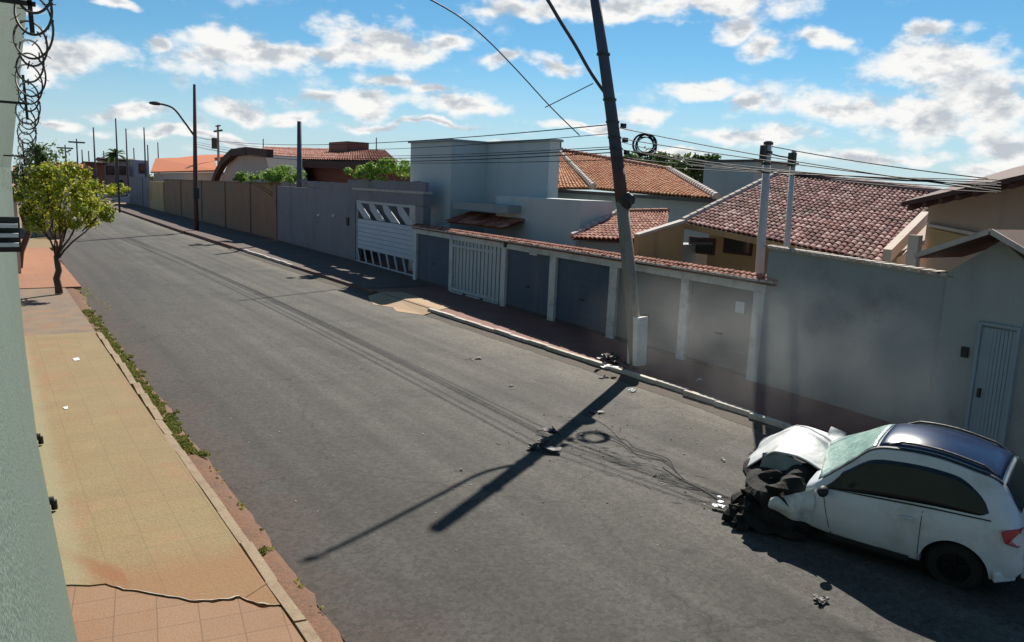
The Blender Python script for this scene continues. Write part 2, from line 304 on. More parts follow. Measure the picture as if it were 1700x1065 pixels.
X['tiles_orange'] = material('orange_clay_tiles', (1, .97, .94), (.72, .66, .60), scale=2.2, rough=.9, bump=.3, bscale=40, coord='World', fn=tile_fn((.46, .17, .075), (.54, .25, .12), (.62, .37, .21)))
X['tiles_purple'] = material('weathered_purple_clay_tiles', (1, .96, .95), (.5, .46, .46), scale=1.6, rough=.9, bump=.4, bscale=40, coord='World', grime=(.42, .46, .36), gscale=.7, fn=tile_fn((.13, .036, .034), (.30, .11, .095), (.54, .36, .32)))
X['tiles_red'] = material('red_clay_tiles', (1, .97, .94), (.55, .5, .48), scale=1.6, rough=.9, bump=.4, bscale=40, coord='World', fn=tile_fn((.22, .055, .035), (.35, .115, .07), (.48, .25, .18)))
X['tiles_far'] = material('far_orange_tiles', (.52, .15, .05), (.44, .12, .04), scale=1, rough=.9, bump=.3, bscale=10, coord='World')
X['leaf'] = material('leaf_yellow_green', (.24, .36, .03), (.58, .52, .04), scale=1.3, rough=.6, amount=.5, bump=0, coord='World')
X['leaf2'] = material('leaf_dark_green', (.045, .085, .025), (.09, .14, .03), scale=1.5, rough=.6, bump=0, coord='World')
X['leaf3'] = material('leaf_bright_green', (.16, .30, .05), (.30, .42, .07), scale=1.5, rough=.6, bump=0, coord='World')
X['leafy'] = material('leaf_yellow', (.34, .31, .09), (.26, .28, .06), scale=3, rough=.6, bump=0, coord='World')
X['bark'] = material('dark_bark', (.12, .075, .055), (.07, .045, .035), scale=6, bump=.6, bscale=25, coord='World')
X['grassm'] = material('weed_green', (.10, .15, .03), (.22, .20, .06), scale=4, rough=.7, bump=0, coord='World')
for k in ('leaf', 'leaf2', 'leaf3', 'leafy', 'grassm'):
    m = X[k]; t = m.node_tree; b = t.nodes['Principled BSDF']; tr = t.nodes.new('ShaderNodeBsdfTranslucent'); mixs = t.nodes.new('ShaderNodeMixShader')
    mixs.inputs[0].default_value = .4; src = b.inputs['Base Color'].links[0].from_socket
    t.links.new(src, tr.inputs[0]); t.links.new(b.outputs[0], mixs.inputs[1]); t.links.new(tr.outputs[0], mixs.inputs[2])
    t.links.new(mixs.outputs[0], t.nodes['Material Output'].inputs[0])
X['carwhite'] = material('white_car_paint', (.58, .62, .66), (.52, .56, .60), rough=.28, scale=3, amount=.4, bump=0, coat=.6, spec=.5, grime=(.42, .44, .45), gscale=1.6)
X['carroof'] = material('dark_blue_black_roof', (.010, .022, .06), (.014, .03, .08), rough=.22, bump=0, coat=.15, spec=.3)
X['carglass'] = material('tinted_car_glass', (.006, .010, .012), (.010, .014, .016), rough=.06, bump=0, spec=.5)
X['crushed'] = material('scuffed_white_panel', (.62, .64, .64), (.5, .52, .52), rough=.5, scale=5, amount=.6, bump=.35, bscale=9, grime=(.30, .30, .29), gscale=3)
X['shattered'] = material('crazed_green_windscreen', (.13, .25, .215), (.36, .50, .45), rough=.3, scale=9, amount=.7, bump=.5, bscale=30, spec=.6)
X['tail'] = material('red_lamp_lens', (.45, .01, .03), (.3, .005, .02), rough=.2, bump=0, coat=.5)
X['tyre'] = material('tyre_rubber', (.010, .010, .010), (.016, .016, .016), rough=.85, bump=.3)
X['rim'] = material('dull_wheel_rim', (.022, .022, .024), (.016, .016, .016), rough=.45, metal=.6, bump=.1)
X['underhood'] = material('grey_hood_lining', (.22, .27, .26), (.15, .18, .18), rough=.7, scale=6, bump=.3, bscale=15)
X['engine'] = material('black_engine_metal', (.006, .006, .006), (.016, .015, .014), rough=.9, scale=7, amount=.7, bump=.6, bscale=18)
X['signwhite'] = material('white_sign_plate', (.62, .66, .7), (.5, .54, .6), rough=.5, scale=6, bump=0)

# ------------------------------------------------------------------ mesh helpers
class MB:
    def __init__(s): s.v = []; s.f = []; s.uv = None
    def quad(s, a, b, c, d):
        i = len(s.v); s.v += [Vector(a), Vector(b), Vector(c), Vector(d)]; s.f.append((i, i + 1, i + 2, i + 3)); return s
    def poly(s, pts):
        i = len(s.v); s.v += [Vector(p) for p in pts]; s.f.append(tuple(range(i, i + len(pts)))); return s
    def hexa(s, p):          # 8 corners: bottom 0-3, top 4-7
        i = len(s.v); s.v += [Vector(q) for q in p]
        for f in ((3, 2, 1, 0), (4, 5, 6, 7), (0, 1, 5, 4), (1, 2, 6, 5), (2, 3, 7, 6), (3, 0, 4, 7)): s.f.append(tuple(i + k for k in f))
        return s
    def box(s, x0, x1, y0, y1, z0, z1):
        return s.hexa([(x0, y0, z0), (x1, y0, z0), (x1, y1, z0), (x0, y1, z0), (x0, y0, z1), (x1, y0, z1), (x1, y1, z1), (x0, y1, z1)])
    def bar(s, a, b, w, h, up=(0, 0, 1)):      # box between two points
        a = Vector(a); b = Vector(b); d = (b - a).normalized(); u = Vector(up)
        if abs(d.dot(u)) > .97: u = Vector((1, 0, 0))
        r = d.cross(u).normalized() * w / 2; u = r.cross(d).normalized() * h / 2
        return s.hexa([a - r - u, a + r - u, b + r - u, b - r - u, a - r + u, a + r + u, b + r + u, b - r + u])
    def tube(s, pts, rad, n=8, cap=True):
        pts = [Vector(p) for p in pts]; rs = rad if isinstance(rad, (list, tuple)) else [rad] * len(pts)
        base = len(s.v); pu = None
        for i, p in enumerate(pts):
            d = (pts[min(i + 1, len(pts) - 1)] - pts[max(i - 1, 0)]).normalized()
            if pu is None: u = d.orthogonal().normalized()
            else: u = (pu - d * pu.dot(d)).normalized()
            pu = u; w = d.cross(u)
            for k in range(n):
                a = 2 * math.pi * k / n; s.v.append(p + (u * math.cos(a) + w * math.sin(a)) * rs[i])
        for i in range(len(pts) - 1):
            for k in range(n):
                a = base + i * n + k; b = base + i * n + (k + 1) % n; s.f.append((a, b, b + n, a + n))
        if cap:
            s.f.append(tuple(base + k for k in reversed(range(n)))); e = base + (len(pts) - 1) * n; s.f.append(tuple(e + k for k in range(n)))
        return s
    def prism(s, pts, d):      # extrude polygon by vector d
        d = Vector(d); n = len(pts); i = len(s.v); s.v += [Vector(p) for p in pts] + [Vector(p) + d for p in pts]
        s.f.append(tuple(range(i, i + n))); s.f.append(tuple(reversed(range(i + n, i + 2 * n))))
        for k in range(n): s.f.append((i + k, i + n + k, i + n + (k + 1) % n, i + (k + 1) % n))
        return s
    def blob(s, c, r, n=8, sc=(1, 1, 1), rough=.25, seed=0):
        c = Vector(c); i = len(s.v)
        for a in range(n + 1):
            th = math.pi * a / n
            for b in range(2 * n):
                ph = math.pi * b / n; d = Vector((math.sin(th) * math.cos(ph), math.sin(th) * math.sin(ph), math.cos(th)))
                q = 1 + rough * noise.noise(d * 2 + Vector((seed, seed * 1.7, 0)))
                s.v.append(c + Vector((d.x * sc[0], d.y * sc[1], d.z * sc[2])) * r * q)
        for a in range(n):
            for b in range(2 * n):
                s.f.append((i + a * 2 * n + b, i + (a + 1) * 2 * n + b, i + (a + 1) * 2 * n + (b + 1) % (2 * n), i + a * 2 * n + (b + 1) % (2 * n)))
        return s
    def build(s, name, mat, parent=None, smooth=False, local=False, bevel=0):
        off = Vector((0, 0, 0))
        if parent is not None and not local:
            p = parent
            while p is not None: off += p.location; p = p.parent
        me = D.meshes.new(name); me.from_pydata([tuple(v - off) for v in s.v], [], s.f)
        if s.uv:
            ul = me.uv_layers.new(name='UVMap')
            for i, u in enumerate(s.uv): ul.data[i].uv = u
        bm = bmesh.new(); bm.from_mesh(me)
        bmesh.ops.remove_doubles(bm, verts=bm.verts, dist=1e-5) if not s.uv else None
        bmesh.ops.recalc_face_normals(bm, faces=bm.faces); bm.to_mesh(me); bm.free()
        if smooth: me.polygons.foreach_set('use_smooth', [True] * len(me.polygons))
        me.materials.append(X[mat] if isinstance(mat, str) else mat)
        o = D.objects.new(name, me); COL.objects.link(o); o.parent = parent
        if bevel:
            b = o.modifiers.new('bevel', 'BEVEL'); b.width = bevel; b.segments = 2; b.limit_method = 'ANGLE'
        return o
def tag(o, label, cat, group=None):
    o['label'] = label; o['category'] = cat
    if group: o['group'] = group
    return o
def thing(name, label, cat, loc=(0, 0, 0), group=None):
    o = D.objects.new(name, None); COL.objects.link(o); o.location = loc; o.empty_display_size = .3
    return tag(o, label, cat, group)
def struct(o, kind='structure'): o['kind'] = kind; return o
def lerp(a, b, t): return a + (b - a) * t

# ------------------------------------------------------------------ ground, road, pavements
struct(MB().quad((-600, -60, -.05), (900, -60, -.05), (900, 1500, -.05), (-600, 1500, -.05)).build('ground', 'ground'))
KR = lambda y: 12.0 - .06 * max(0, 11 - y) * 1.0 if y < 60 else 11.9 + (y - 60) * .01
def KL(y):
    pts = [(-10, 2.62), (6, 2.56), (27, 2.56), (44, 2.9), (54, 3.7), (68, 5.0), (90, 6.5), (140, 7.0)]
    for (a, b), (c, d) in zip(pts, pts[1:]):
        if y <= c: return lerp(b, d, (y - a) / (c - a))
    return 7.0
ys = [-10 + i * 2 for i in range(60)]
mb = MB()
for a, b in zip(ys, ys[1:]): mb.quad((KL(a) - .02, a, 0), (KR(a) + .02, a, 0), (KR(b) + .02, b, 0), (KL(b) - .02, b, 0))
struct(mb.build('road', 'asphalt'))
# crossing street at the far end
struct(MB().box(-60, 160, 108, 117, -.04, .004).build('cross_street', X['asphalt']))
# right pavement with a dropped drive between y=22.3 and 26.7
def foot(y): return 14.15 + .72 * min(1, max(0, (y - 11) / 14)) + (0.9 * min(1, max(0, (y - 26) / 20)) if y > 26 else 0)
mb = MB()
yy = [-10] + [y for y in range(-8, 108, 2)]
for a, b in zip(yy, yy[1:]):
    for u0, u1 in ((a, b),):
        mb.hexa([(KR(a) + .14, a, -.04), (19, a, -.04), (19, b, -.04), (KR(b) + .14, b, -.04), (KR(a) + .14, a, .15), (19, a, .15), (19, b, .15), (KR(b) + .14, b, .15)])
struct(mb.build('pavement', 'rwalk'))
X['fwalk_shade'] = material('shaded_pavement', (.085, .058, .048), (.06, .045, .04), scale=.9, bump=.3, bscale=20, coord='World', speck=.2, grime=(.12, .075, .055), gscale=.6)
mb = MB()
for a, b in zip(yy, yy[1:]):
    if a >= 28: mb.hexa([(KR(a) + .002, a, .166), (16.05, a, .154), (16.05, b, .154), (KR(b) + .002, b, .166), (KR(a) + .002, a, .170), (16.05, a, .158), (16.05, b, .158), (KR(b) + .002, b, .170)])
struct(mb.build('far_pavement_shade', 'fwalk_shade'))  # dark sheet over the far pavement and kerb, painting in the wall's shadow
mb = MB(); mw = MB()
y = -9.0
while y < 107:
    l = random.uniform(.75, .95)
    if not (22.4 < y + l / 2 < 26.9):
        j = random.uniform(-.015, .015); h = .165 + random.uniform(-.012, .012)
        if 27.2 < y < 31.8: h += .0
        tgt = mw if (y < 22.4 or 36.5 < y < 45) else mb
        if 36.5 < y < 45: h += .02
        x0 = KR(y) + j
        tgt.hexa([(x0, y, -.03), (x0 + .15, y, -.03), (x0 + .15, y + l - .02, -.03), (x0, y + l - .02, -.03), (x0 + .02, y, h), (x0 + .15, y, h), (x0 + .15, y + l - .02, h), (x0 + .02, y + l - .02, h)])
    y += l
struct(mb.build('kerb', 'rwalk')); struct(mw.build('whitewashed_kerb', 'kerbwhite'))
X['gutter'] = material('kerb_face_shade', (.075, .05, .035), (.05, .045, .03), scale=2.5, amount=.6, bump=.6, bscale=14, coord='World', speck=.3)
mb = MB(); q = 2.0
while q < 47:
    w0 = .30 + .10 * noise.noise(Vector((q, 0, 5))) + (.1 if q > 29 else 0); w1 = .30 + .10 * noise.noise(Vector((q + .4, 0, 5))) + (.1 if q > 29 else 0)
    if not 22.2 < q < 26.9: mb.quad((KR(q) - w0, q, .004), (KR(q) + .018, q, .085), (KR(q + .4) + .018, q + .4, .085), (KR(q + .4) - w1, q + .4, .004))
    q += .4
struct(mb.build('gutter', 'gutter'))  # dark strip leaning on the kerb, painting in its shaded face
# sandy dropped drive spilling on to the road
pts = [gz(640, 494, .155), gz(642, 487, .158), gz(725, 515, .158), gz(722, 526, .02), gz(708, 530, .012), gz(692, 523, .012), gz(665, 508, .012), gz(640, 500, .012)]
mb = MB().poly([(12.25, 22.4, .168), (12.95, 22.8, .168), (12.95, 26.6, .168), (12.25, 26.9, .168)]).poly([(12.25, 22.4, .168), (12.25, 26.9, .168), (11.75, 27.1, .012), (11.35, 26.0, .008), (11.1, 25.1, .008), (11.45, 24.3, .008), (11.2, 23.5, .008), (11.7, 22.5, .01)])
struct(mb.build('drive', 'rdirt'))

# left pavement
def SL(y): return .1      # inner side, runs in under the wall
crack = [gz(x, y_, .15) for x, y_ in ((150, 960), (175, 968), (205, 978), (240, 984), (290, 992), (330, 998), (365, 996), (398, 990), (425, 1000), (445, 1006), (470, 1003), (482, 1002))]
crack[0] = Vector((.1, crack[0].y + .1, .15))
xr = 2.14
crack = [Vector((min(p.x, xr), p.y, .15)) for p in crack]; crack[-1].x = xr
def jag(p, s): return Vector((p.x, p.y + noise.noise(p * 9 + Vector((s, 0, 0))) * .05, p.z))
fine = []
for a, b in zip(crack, crack[1:]):
    for k in range(5): fine.append(a.lerp(b, k / 5))
fine.append(crack[-1]); fine[0].x = .1
up = [jag(p, 0) for p in fine]; lo = [Vector((p.x, p.y - .010 - .07 * abs(noise.noise(p * 5)) * (p.x / 2.1) ** 2 * 2.0, .118)) for p in up]
mb = MB()
far_y = 22.2
for a, b in zip(up, up[1:]):
    mb.quad((a.x, a.y, .155), (b.x, b.y, .155), (b.x, far_y, .155), (a.x, far_y, .155)); mb.quad((a.x, a.y, .155), (b.x, b.y, .155), (b.x, b.y, 0), (a.x, a.y, 0))
mb.quad((xr, up[-1].y, .155), (xr, far_y, .155), (xr, far_y, 0), (xr, up[-1].y, 0)); mb.quad((.1, far_y, .155), (xr, far_y, .155), (xr, far_y, 0), (.1, far_y, 0))
struct(mb.build('left_pavement', 'slab'))
mb = MB()
for i, (a, b) in enumerate(zip(up[8:], up[9:])):
    w0 = .004 + .022 * abs(noise.noise(a * 11)); w1 = .004 + .022 * abs(noise.noise(b * 11)); mb.quad((a.x, a.y - .001, .158), (b.x, b.y - .001, .158), (b.x, b.y + w1, .158), (a.x, a.y + w0, .158))
struct(mb.build('chipped_edge', 'kerbwhite'))
mb = MB(); jp = [gz(408, 991, .159), gz(420, 984, .159), gz(436, 973, .159), gz(445, 968, .159)]
for a, b in zip(jp, jp[1:]): mb.quad(a, b, b + Vector((.004, .012, 0)), a + Vector((.004, .012, 0)))
struct(mb.build('side_crack', 'soil'))
mb = MB()
for a, b in zip(lo, lo[1:]):
    mb.quad((a.x, a.y, .143), (b.x, b.y, .143), (b.x, -10, .15), (a.x, -10, .15)); mb.quad((a.x, a.y, .143), (b.x, b.y, .143), (b.x, b.y, 0), (a.x, a.y, 0))
mb.quad((xr, lo[-1].y, .143), (xr, -10, .15), (xr, -10, 0), (xr, lo[-1].y, 0))
struct(mb.build('tiled_pavement', 'tilepave'))
struct(MB().box(.1, 2.2, 22.22, 31.5, -.02, .105).build('old_pavement', 'oldpave'))
struct(MB().box(-1, 2.7, 31.5, 48, -.02, .13).build('red_paving', 'redramp'))
mb = MB(); mb.box(-4, 3, 48, 104, -.02, .12); struct(mb.build('far_left_pavement', 'slab'))
# kerb stones at the slab's edge, several tipped or missing
mb = MB(); y = 4.0
while y < 21.5:
    l = random.uniform(.8, 1.0); t_ = random.uniform(-.03, .03); dz = random.uniform(-.02, .012)
    x0, x1 = 2.165 + t_ * .3, 2.285 + t_ * .5
    mb.hexa([(x0, y, 0), (x1, y, 0), (x1 + t_, y + l - .03, 0), (x0 + t_, y + l - .03, 0), (x0, y, .15 + dz), (x1, y, .135 + dz), (x1 + t_, y + l - .03, .145), (x0 + t_, y + l - .03, .155)])
    y += l
struct(mb.build('kerb_stones', 'kerb'))
mb = MB(); y = 3.0
vs = []
while y < 40:
    w = noise.noise(Vector((0, y * .7, 3))) * .11 + noise.noise(Vector((3, y * 3.1, 3))) * .07 - .06
    vs.append((y, KL(y) + .05 + w)); y += .25
for (a, xa), (b, xb) in zip(vs, vs[1:]):
    z = lambda q: .05 + .03 * noise.noise(Vector((q * 2, 1, 0)))
    mb.quad((2.1, a, .07), (2.42, a, z(a) + .03), (2.42, b, z(b) + .03), (2.1, b, .07)); mb.quad((2.42, a, z(a) + .03), (xa, a, .006), (xb, b, .006), (2.42, b, z(b) + .03))
struct(mb.build('soil_strip', 'soil', smooth=True))

def weeds(name, spots, n, h, mat, seed=1):
    rd = random.Random(seed); mb = MB()
    for (cx, cy, cz, r) in spots:
        for _ in range(n):
            a = rd.uniform(0, 6.28); q = r * rd.random() ** .5; p = Vector((cx + q * math.cos(a), cy + q * math.sin(a) * 1.5, cz))
            d = Vector((rd.uniform(-.6, .6), rd.uniform(-.6, .6), 1)).normalized() * h * rd.uniform(.4, 1); s = d.cross(Vector((rd.uniform(-1, 1), rd.uniform(-1, 1), .1))).normalized() * rd.uniform(.006, .016)
            mb.poly([p - s, p + s, p + d * .6 + s * 1.6, p + d, p + d * .6 - s * 1.6])
    return struct(mb.build(name, mat), 'stuff')
rd = random.Random(5); sp = []
for i in range(330):
    y = rd.uniform(11.8, 27); dn = noise.noise(Vector((y * .5, 0, 8)))
    if dn > -.25 or 14 < y < 20: sp.append((rd.gauss(2.38, .075), y, .065, .06))
for _ in range(3): sp.append((rd.uniform(2.3, 2.42), rd.uniform(8.2, 8.5), .06, .05))
weeds('weeds', sp, 26, .065, 'grassm', 2)
sp = [(rd.uniform(2.28, 2.55), 6 + 6 * rd.random() ** 1.5, .05, rd.uniform(.01, .035)) for _ in range(34)] + [(rd.uniform(2.2, 3.0), rd.uniform(26, 31.5), .05, .12) for _ in range(40)]
weeds('dry_weeds', sp, 7, .04, 'leafy', 3)

# ------------------------------------------------------------------ the green wall beside the camera
def wallx(Y, z):
    f = min(1, max(0, (Y - 7) / 18)); b = .45 + .25 * max(0, (Y - 13) / 14)
    t = lerp(-.17, b, f); k = min(1, max(0, (z - .15) / 4.05))
    return lerp(b, t, k) + f * max(0, z - 4.2) * .14
wl = thing('boundary_wall', 'rough pale green wall right beside the near left pavement', 'wall', (-.6, 14, 0))
mb = MB(); Ys = [-2, -1, -.5, 0, .5, 1, 2, 4, 7, 10, 13, 16, 20, 24, 27]; Zs = [0, .15, 1, 2, 3, 4.2, 6, 9]
for a, b in zip(Ys, Ys[1:]):
    for c, d in zip(Zs, Zs[1:]): mb.quad((wallx(a, c), a, c), (wallx(b, c), b, c), (wallx(b, d), b, d), (wallx(a, d), a, d))
for c, d in zip(Zs, Zs[1:]):
    mb.quad((wallx(27, c), 27, c), (-1.2, 27, c), (-1.2, 27, d), (wallx(27, d), 27, d)); mb.quad((wallx(-2, c), -2, c), (-1.2, -2, c), (-1.2, -2, d), (wallx(-2, d), -2, d))
for a, b in zip(Ys, Ys[1:]): mb.quad((wallx(a, 9), a, 9), (-1.2, a, 9), (-1.2, b, 9), (wallx(b, 9), b, 9))
mb.quad((-1.2, -2, 0), (-1.2, 27, 0), (-1.2, 27, 9), (-1.2, -2, 9))
mb.build('wall', 'green_wall', wl)
# two short black drain pipes at its foot
for (x, y) in ((53, 725), (70, 832)):
    p = gz(x, y, .3); p.x = wallx(p.y, p.z) + .0
    MB().tube([p + Vector((-.1, 0, 0)), p + Vector((.05, 0, -.01))], .05, 10).tube([p + Vector((.05, 0, -.01)), p + Vector((.055, 0, -.12))], .035, 8).build('drain_pipe', 'black', wl)
# black louvred vent fixed to the wall
c0 = gy(34, 388, 6.2); c0.x = .085
mb = MB(); z0, z1 = gy(20, 418, 6.2).z, gy(20, 360, 6.2).z
xa = -.16; xb = gy(34, 390, 6.2).x
fr = .03
mb.box(xa, xb, 6.2, 6.26, z1 - .05, z1).box(xa, xb, 6.2, 6.26, z0, z0 + .05).box(xb - .02, xb, 6.2, 6.26, z0 + .05, z1 - .05)
for k in range(1, 3):
    zz = lerp(z0 + .03, z1 - .03, k / 3); mb.box(xa, xb - .02, 6.205, 6.255, zz - .022, zz + .022)
vt = mb.build('vent_grille', 'black', wl)
sl = MB()
for k in range(3): zz = lerp(z1, z0, .24 + k * .27); sl.box(xa + .1, xb - .012, 6.15, 6.198, zz - .013, zz + .013)
sl.build('pale_slats', 'signwhite', vt)
MB().box(xa, xb - .022, 6.262, 6.3, z0 + .02, z1 - .02).build('vent_backing', 'black', vt)
# razor wire coils carried on brackets
rw = MB(); A = gy(40, 300, 30); B = gy(60, -30, 6.5); n = 620
pts = []
for i in range(n + 1):
    t = i / n; tt = t ** .55; c = A.lerp(B, tt); ph = t * 2 * math.pi * 19
    rr = .175 + .03 * math.sin(t * 37)
    pts.append(c + Vector((math.cos(ph) * rr * .7, math.sin(ph * .5) * .12, math.sin(ph) * rr)))
rw.tube(pts, .010, 5)
rd = random.Random(9)
for i in range(0, n, 4):
    p = pts[i]; d = Vector((rd.uniform(-1, 1), rd.uniform(-1, 1), rd.uniform(-1, 1))).normalized() * .045; rw.bar(p - d, p + d, .012, .004)
rw.build('razor_wire', 'steel', wl)
for Y in (6.9, 12, 20, 26.5):
    t = 0; c = A.lerp(B, (A.y - Y) / (A.y - B.y)); MB().bar((wallx(Y, c.z) - .02, Y, c.z - .05), (c.x, Y, c.z - .05), .03, .03).bar((c.x - .03, Y, c.z - .25), (c.x - .05, Y, c.z + .3), .03, .03).build('bracket', 'black', wl)

# ------------------------------------------------------------------ trees
def leaves(mb, blobs, n, size, rd, flat=1.0):
    for _ in range(n):
        c, r = rd.choice(blobs)
        d = Vector((rd.gauss(0, 1), rd.gauss(0, 1), rd.gauss(0, 1))).normalized(); q = r * rd.uniform(.55, 1.08)
        p = Vector(c) + Vector((d.x, d.y, d.z * flat)) * q
        nrm = (d + Vector((rd.uniform(-1, 1), rd.uniform(-1, 1), rd.uniform(-.4, 1)))).normalized()
        u = nrm.orthogonal().normalized(); u.rotate(Matrix.Rotation(rd.uniform(0, 6.28), 3, nrm)); v = nrm.cross(u); s = size * rd.uniform(.6, 1.3)
        mb.poly([p - u * s, p + v * s * .45, p + u * s, p - v * s * .45])
def limb(mb, a, b, r0, r1, rd, seg=5, wob=.08, n=7):
    a = Vector(a); b = Vector(b); pts = []
    for i in range(seg + 1):
        t = i / seg; w = Vector((rd.uniform(-1, 1), rd.uniform(-1, 1), 0)) * wob * math.sin(t * math.pi) * (b - a).length
        pts.append(a.lerp(b, t) + w)
    mb.tube(pts, [lerp(r0, r1, i / seg) for i in range(seg + 1)], n); return pts
def street_tree():
    rd = random.Random(4); base = gz(98, 487, .13); t = thing('street_tree', 'small yellow-green tree with a round crown on the left pavement', 'tree', tuple(base))
    tr = MB(); top = base + Vector((.0, .2, 1.25)); limb(tr, base, top, .12, .09, rd, 5, .04, 9)
    C = gy(112, 330, base.y)
    tips = []
    for px_, py_, dy in ((60, 350, .3), (80, 320, -.5), (105, 300, .2), (128, 320, .6), (150, 350, -.3), (115, 350, -.7), (90, 375, .5), (170, 352, .1)):
        q = gy(px_, py_, base.y + dy); limb(tr, top + Vector((0, 0, rd.uniform(-.2, .1))), q, .04, .010, rd, 5, .06, 6); tips.append(q)
        for _ in range(3): limb(tr, top.lerp(q, rd.uniform(.4, .8)), q + Vector((rd.uniform(-.5, .5), rd.uniform(-.5, .5), rd.uniform(-.1, .5))), .02, .006, rd, 3, .05, 5)
    tr.build('trunk', 'bark', t, smooth=True)
    blobs = []
    for px_, py_, r, dy in ((62, 345, .5, .2), (50, 318, .5, -.2), (78, 300, .55, .5), (100, 292, .5, -.3), (125, 300, .5, .3), (148, 318, .48, -.2), (165, 345, .4, .2), (60, 372, .36, 0), (90, 368, .42, .5),
                            (120, 365, .42, -.5), (150, 364, .36, .3), (90, 335, .6, -.6), (125, 338, .6, -.5), (72, 330, .5, .7), (110, 318, .6, .6), (140, 335, .5, .5), (178, 358, .24, 0), (118, 280, .3, 0), (80, 285, .3, 0), (55, 290, .35, .6)):
        blobs.append((gy(px_, py_, base.y + dy), r))
    for c, r_ in list(blobs):
        for _ in range(3): blobs.append((c + Vector((rd.gauss(0, 1), rd.gauss(0, 1), rd.gauss(0, .8))).normalized() * r_ * rd.uniform(.5, .95), r_ * rd.uniform(.2, .4)))
    mb = MB(); leaves(mb, blobs, 14500, .062, rd, .9); mb.build('crown', 'leaf', t)
    mb = MB(); leaves(mb, [b for b in blobs if b[0].x < 1.9] + blobs[14:18], 2600, .06, rd, .9); mb.build('dark_leaves', 'leaf2', t)  # darker leaves, mostly on the crown's left half
    mb = MB(); leaves(mb, [(c + Vector((.12, 0, .1)), r) for c, r in blobs[2:]], 900, .07, rd, .9); mb.build('yellow_leaves', 'leafy', t)  # yellower leaves shifted to the crown's right and top
street_tree()
def bush_tree(name, label, cat, base, blobs, n, size, mat, seed, group=None, trunk=.08, flat=.8):
    rd = random.Random(seed); base = Vector(base); t = thing(name, label, cat, tuple(base), group)
    c = sum((b[0] for b in blobs), Vector()) / len(blobs)
    tr = MB(); limb(tr, base, c, trunk, trunk * .4, rd)
    for b in blobs[:6]: limb(tr, base.lerp(c, .6), b[0], trunk * .4, trunk * .1, rd, 3)
    tr.build('trunk', 'bark', t, smooth=True)
    mb = MB(); leaves(mb, blobs, n, size, rd, flat); mb.build('crown' if cat == 'tree' else 'foliage', mat, t)
    return t
def pxblobs(lst, Y, rd, sc=1):
    o = [(gy(a, b, Y + rd.uniform(-1, 1) * sc), r) for a, b, r in lst]
    for c, r_ in list(o):
        for _ in range(4): o.append((c + Vector((rd.gauss(0, .9), rd.gauss(0, .9), rd.gauss(0, .35))) * r_, r_ * rd.uniform(.3, .7)))
    return o

# ------------------------------------------------------------------ roof tiles
def tile_patch(A, B, C, Dp, tw=.21, th=.36, amp=.045, clip=None):
    """A-B eave, D-C ridge; barrel tiles run from ridge to eave"""
    A, B, C, Dp = map(Vector, (A, B, C, Dp)); mb = MB(); mb.uv = []
    nu = max(2, int(max((B - A).length, (C - Dp).length) / tw)); nv = max(2, int(max((Dp - A).length, (C - B).length) / th))
    nr = ((B - A) .cross(Dp - A)); nr = nr.normalized() if nr.length > 1e-6 else (B - A).cross(C - B).normalized()
    if nr.z < 0: nr = -nr
    K = 6
    def P(u, v, h):
        return (A.lerp(B, u)).lerp(Dp.lerp(C, u), v) + nr * h
    prof = [abs(math.sin(math.pi * k / K)) ** .7 for k in range(K + 1)]
    for j in range(nv):
        for i in range(nu):
            if clip and not clip((i + .5) / nu, (j + .5) / nv): continue
            jit = noise.noise(Vector((i * 1.7, j * 2.3, A.x))) * .013
            for k in range(K):
                u0 = (i + k / K) / nu; u1 = (i + (k + 1) / K) / nu; h0 = prof[k] * amp + jit; h1 = prof[k + 1] * amp + jit
                v0 = j / nv; v1 = (j + 1) / nv
                b = len(mb.v)
                mb.v += [P(u0, v0, h0 + .022), P(u1, v0, h1 + .022), P(u1, v1, h1), P(u0, v1, h0), P(u0, v0, h0 - .02), P(u1, v0, h1 - .02)]
                mb.f.append((b, b + 1, b + 2, b + 3)); mb.uv += [(i + .5, j + .5)] * 4
                mb.f.append((b + 4, b + 5, b + 1, b)); mb.uv += [(i + .5, j + .5)] * 4
    # underside so it has thickness
    q = 8
    for i in range(q):
        for j in range(q):
            b = len(mb.v); mb.v += [P(i / q, j / q, -.07), P((i + 1) / q, j / q, -.07), P((i + 1) / q, (j + 1) / q, -.07), P(i / q, (j + 1) / q, -.07)]
            mb.f.append((b, b + 1, b + 2, b + 3)); mb.uv += [(0, 0)] * 4
    return mb
def ridge(mb, a, b, r=.11):
    a = Vector(a); b = Vector(b); n = max(1, int((b - a).length / .38))
    for i in range(n):
        p = a.lerp(b, i / n); q = a.lerp(b, (i + .92) / n); mb.tube([p, q], [r, r * .86], 8)
    return mb

# ------------------------------------------------------------------ right side walls
def wall_strip(x0y0z0, x1y1z1, th=.18, z0=0.0, dx=0.0):
    (xa, ya, za), (xb, yb, zb) = x0y0z0, x1y1z1
    return [(xa, ya, z0), (xb, yb, z0), (xb + th, yb, z0), (xa + th, ya, z0), (xa, ya, za), (xb, yb, zb), (xb + th, yb, zb), (xa + th, ya, za)]
def wp(px_, pyb, pyt, zb=.15):          # wall point: foot seen at (px,pyb), top seen at (px,pyt)
    f = gz(px_, pyb, zb); t = gx(px_, pyt, f.x); return (f.x, f.y, t.z)
# garage row: frame posts at these pixels (foot), beam on top
PX = [(695, 464, 373), (746, 482, 379), (844, 507, 390), (921, 531, 399), (1022, 560, 411), (1134, 595, 424), (1251, 631, 443)]
posts = []
for x, yb, yt in PX:
    f = gz(x, yb, .15); posts.append((f.x, f.y))
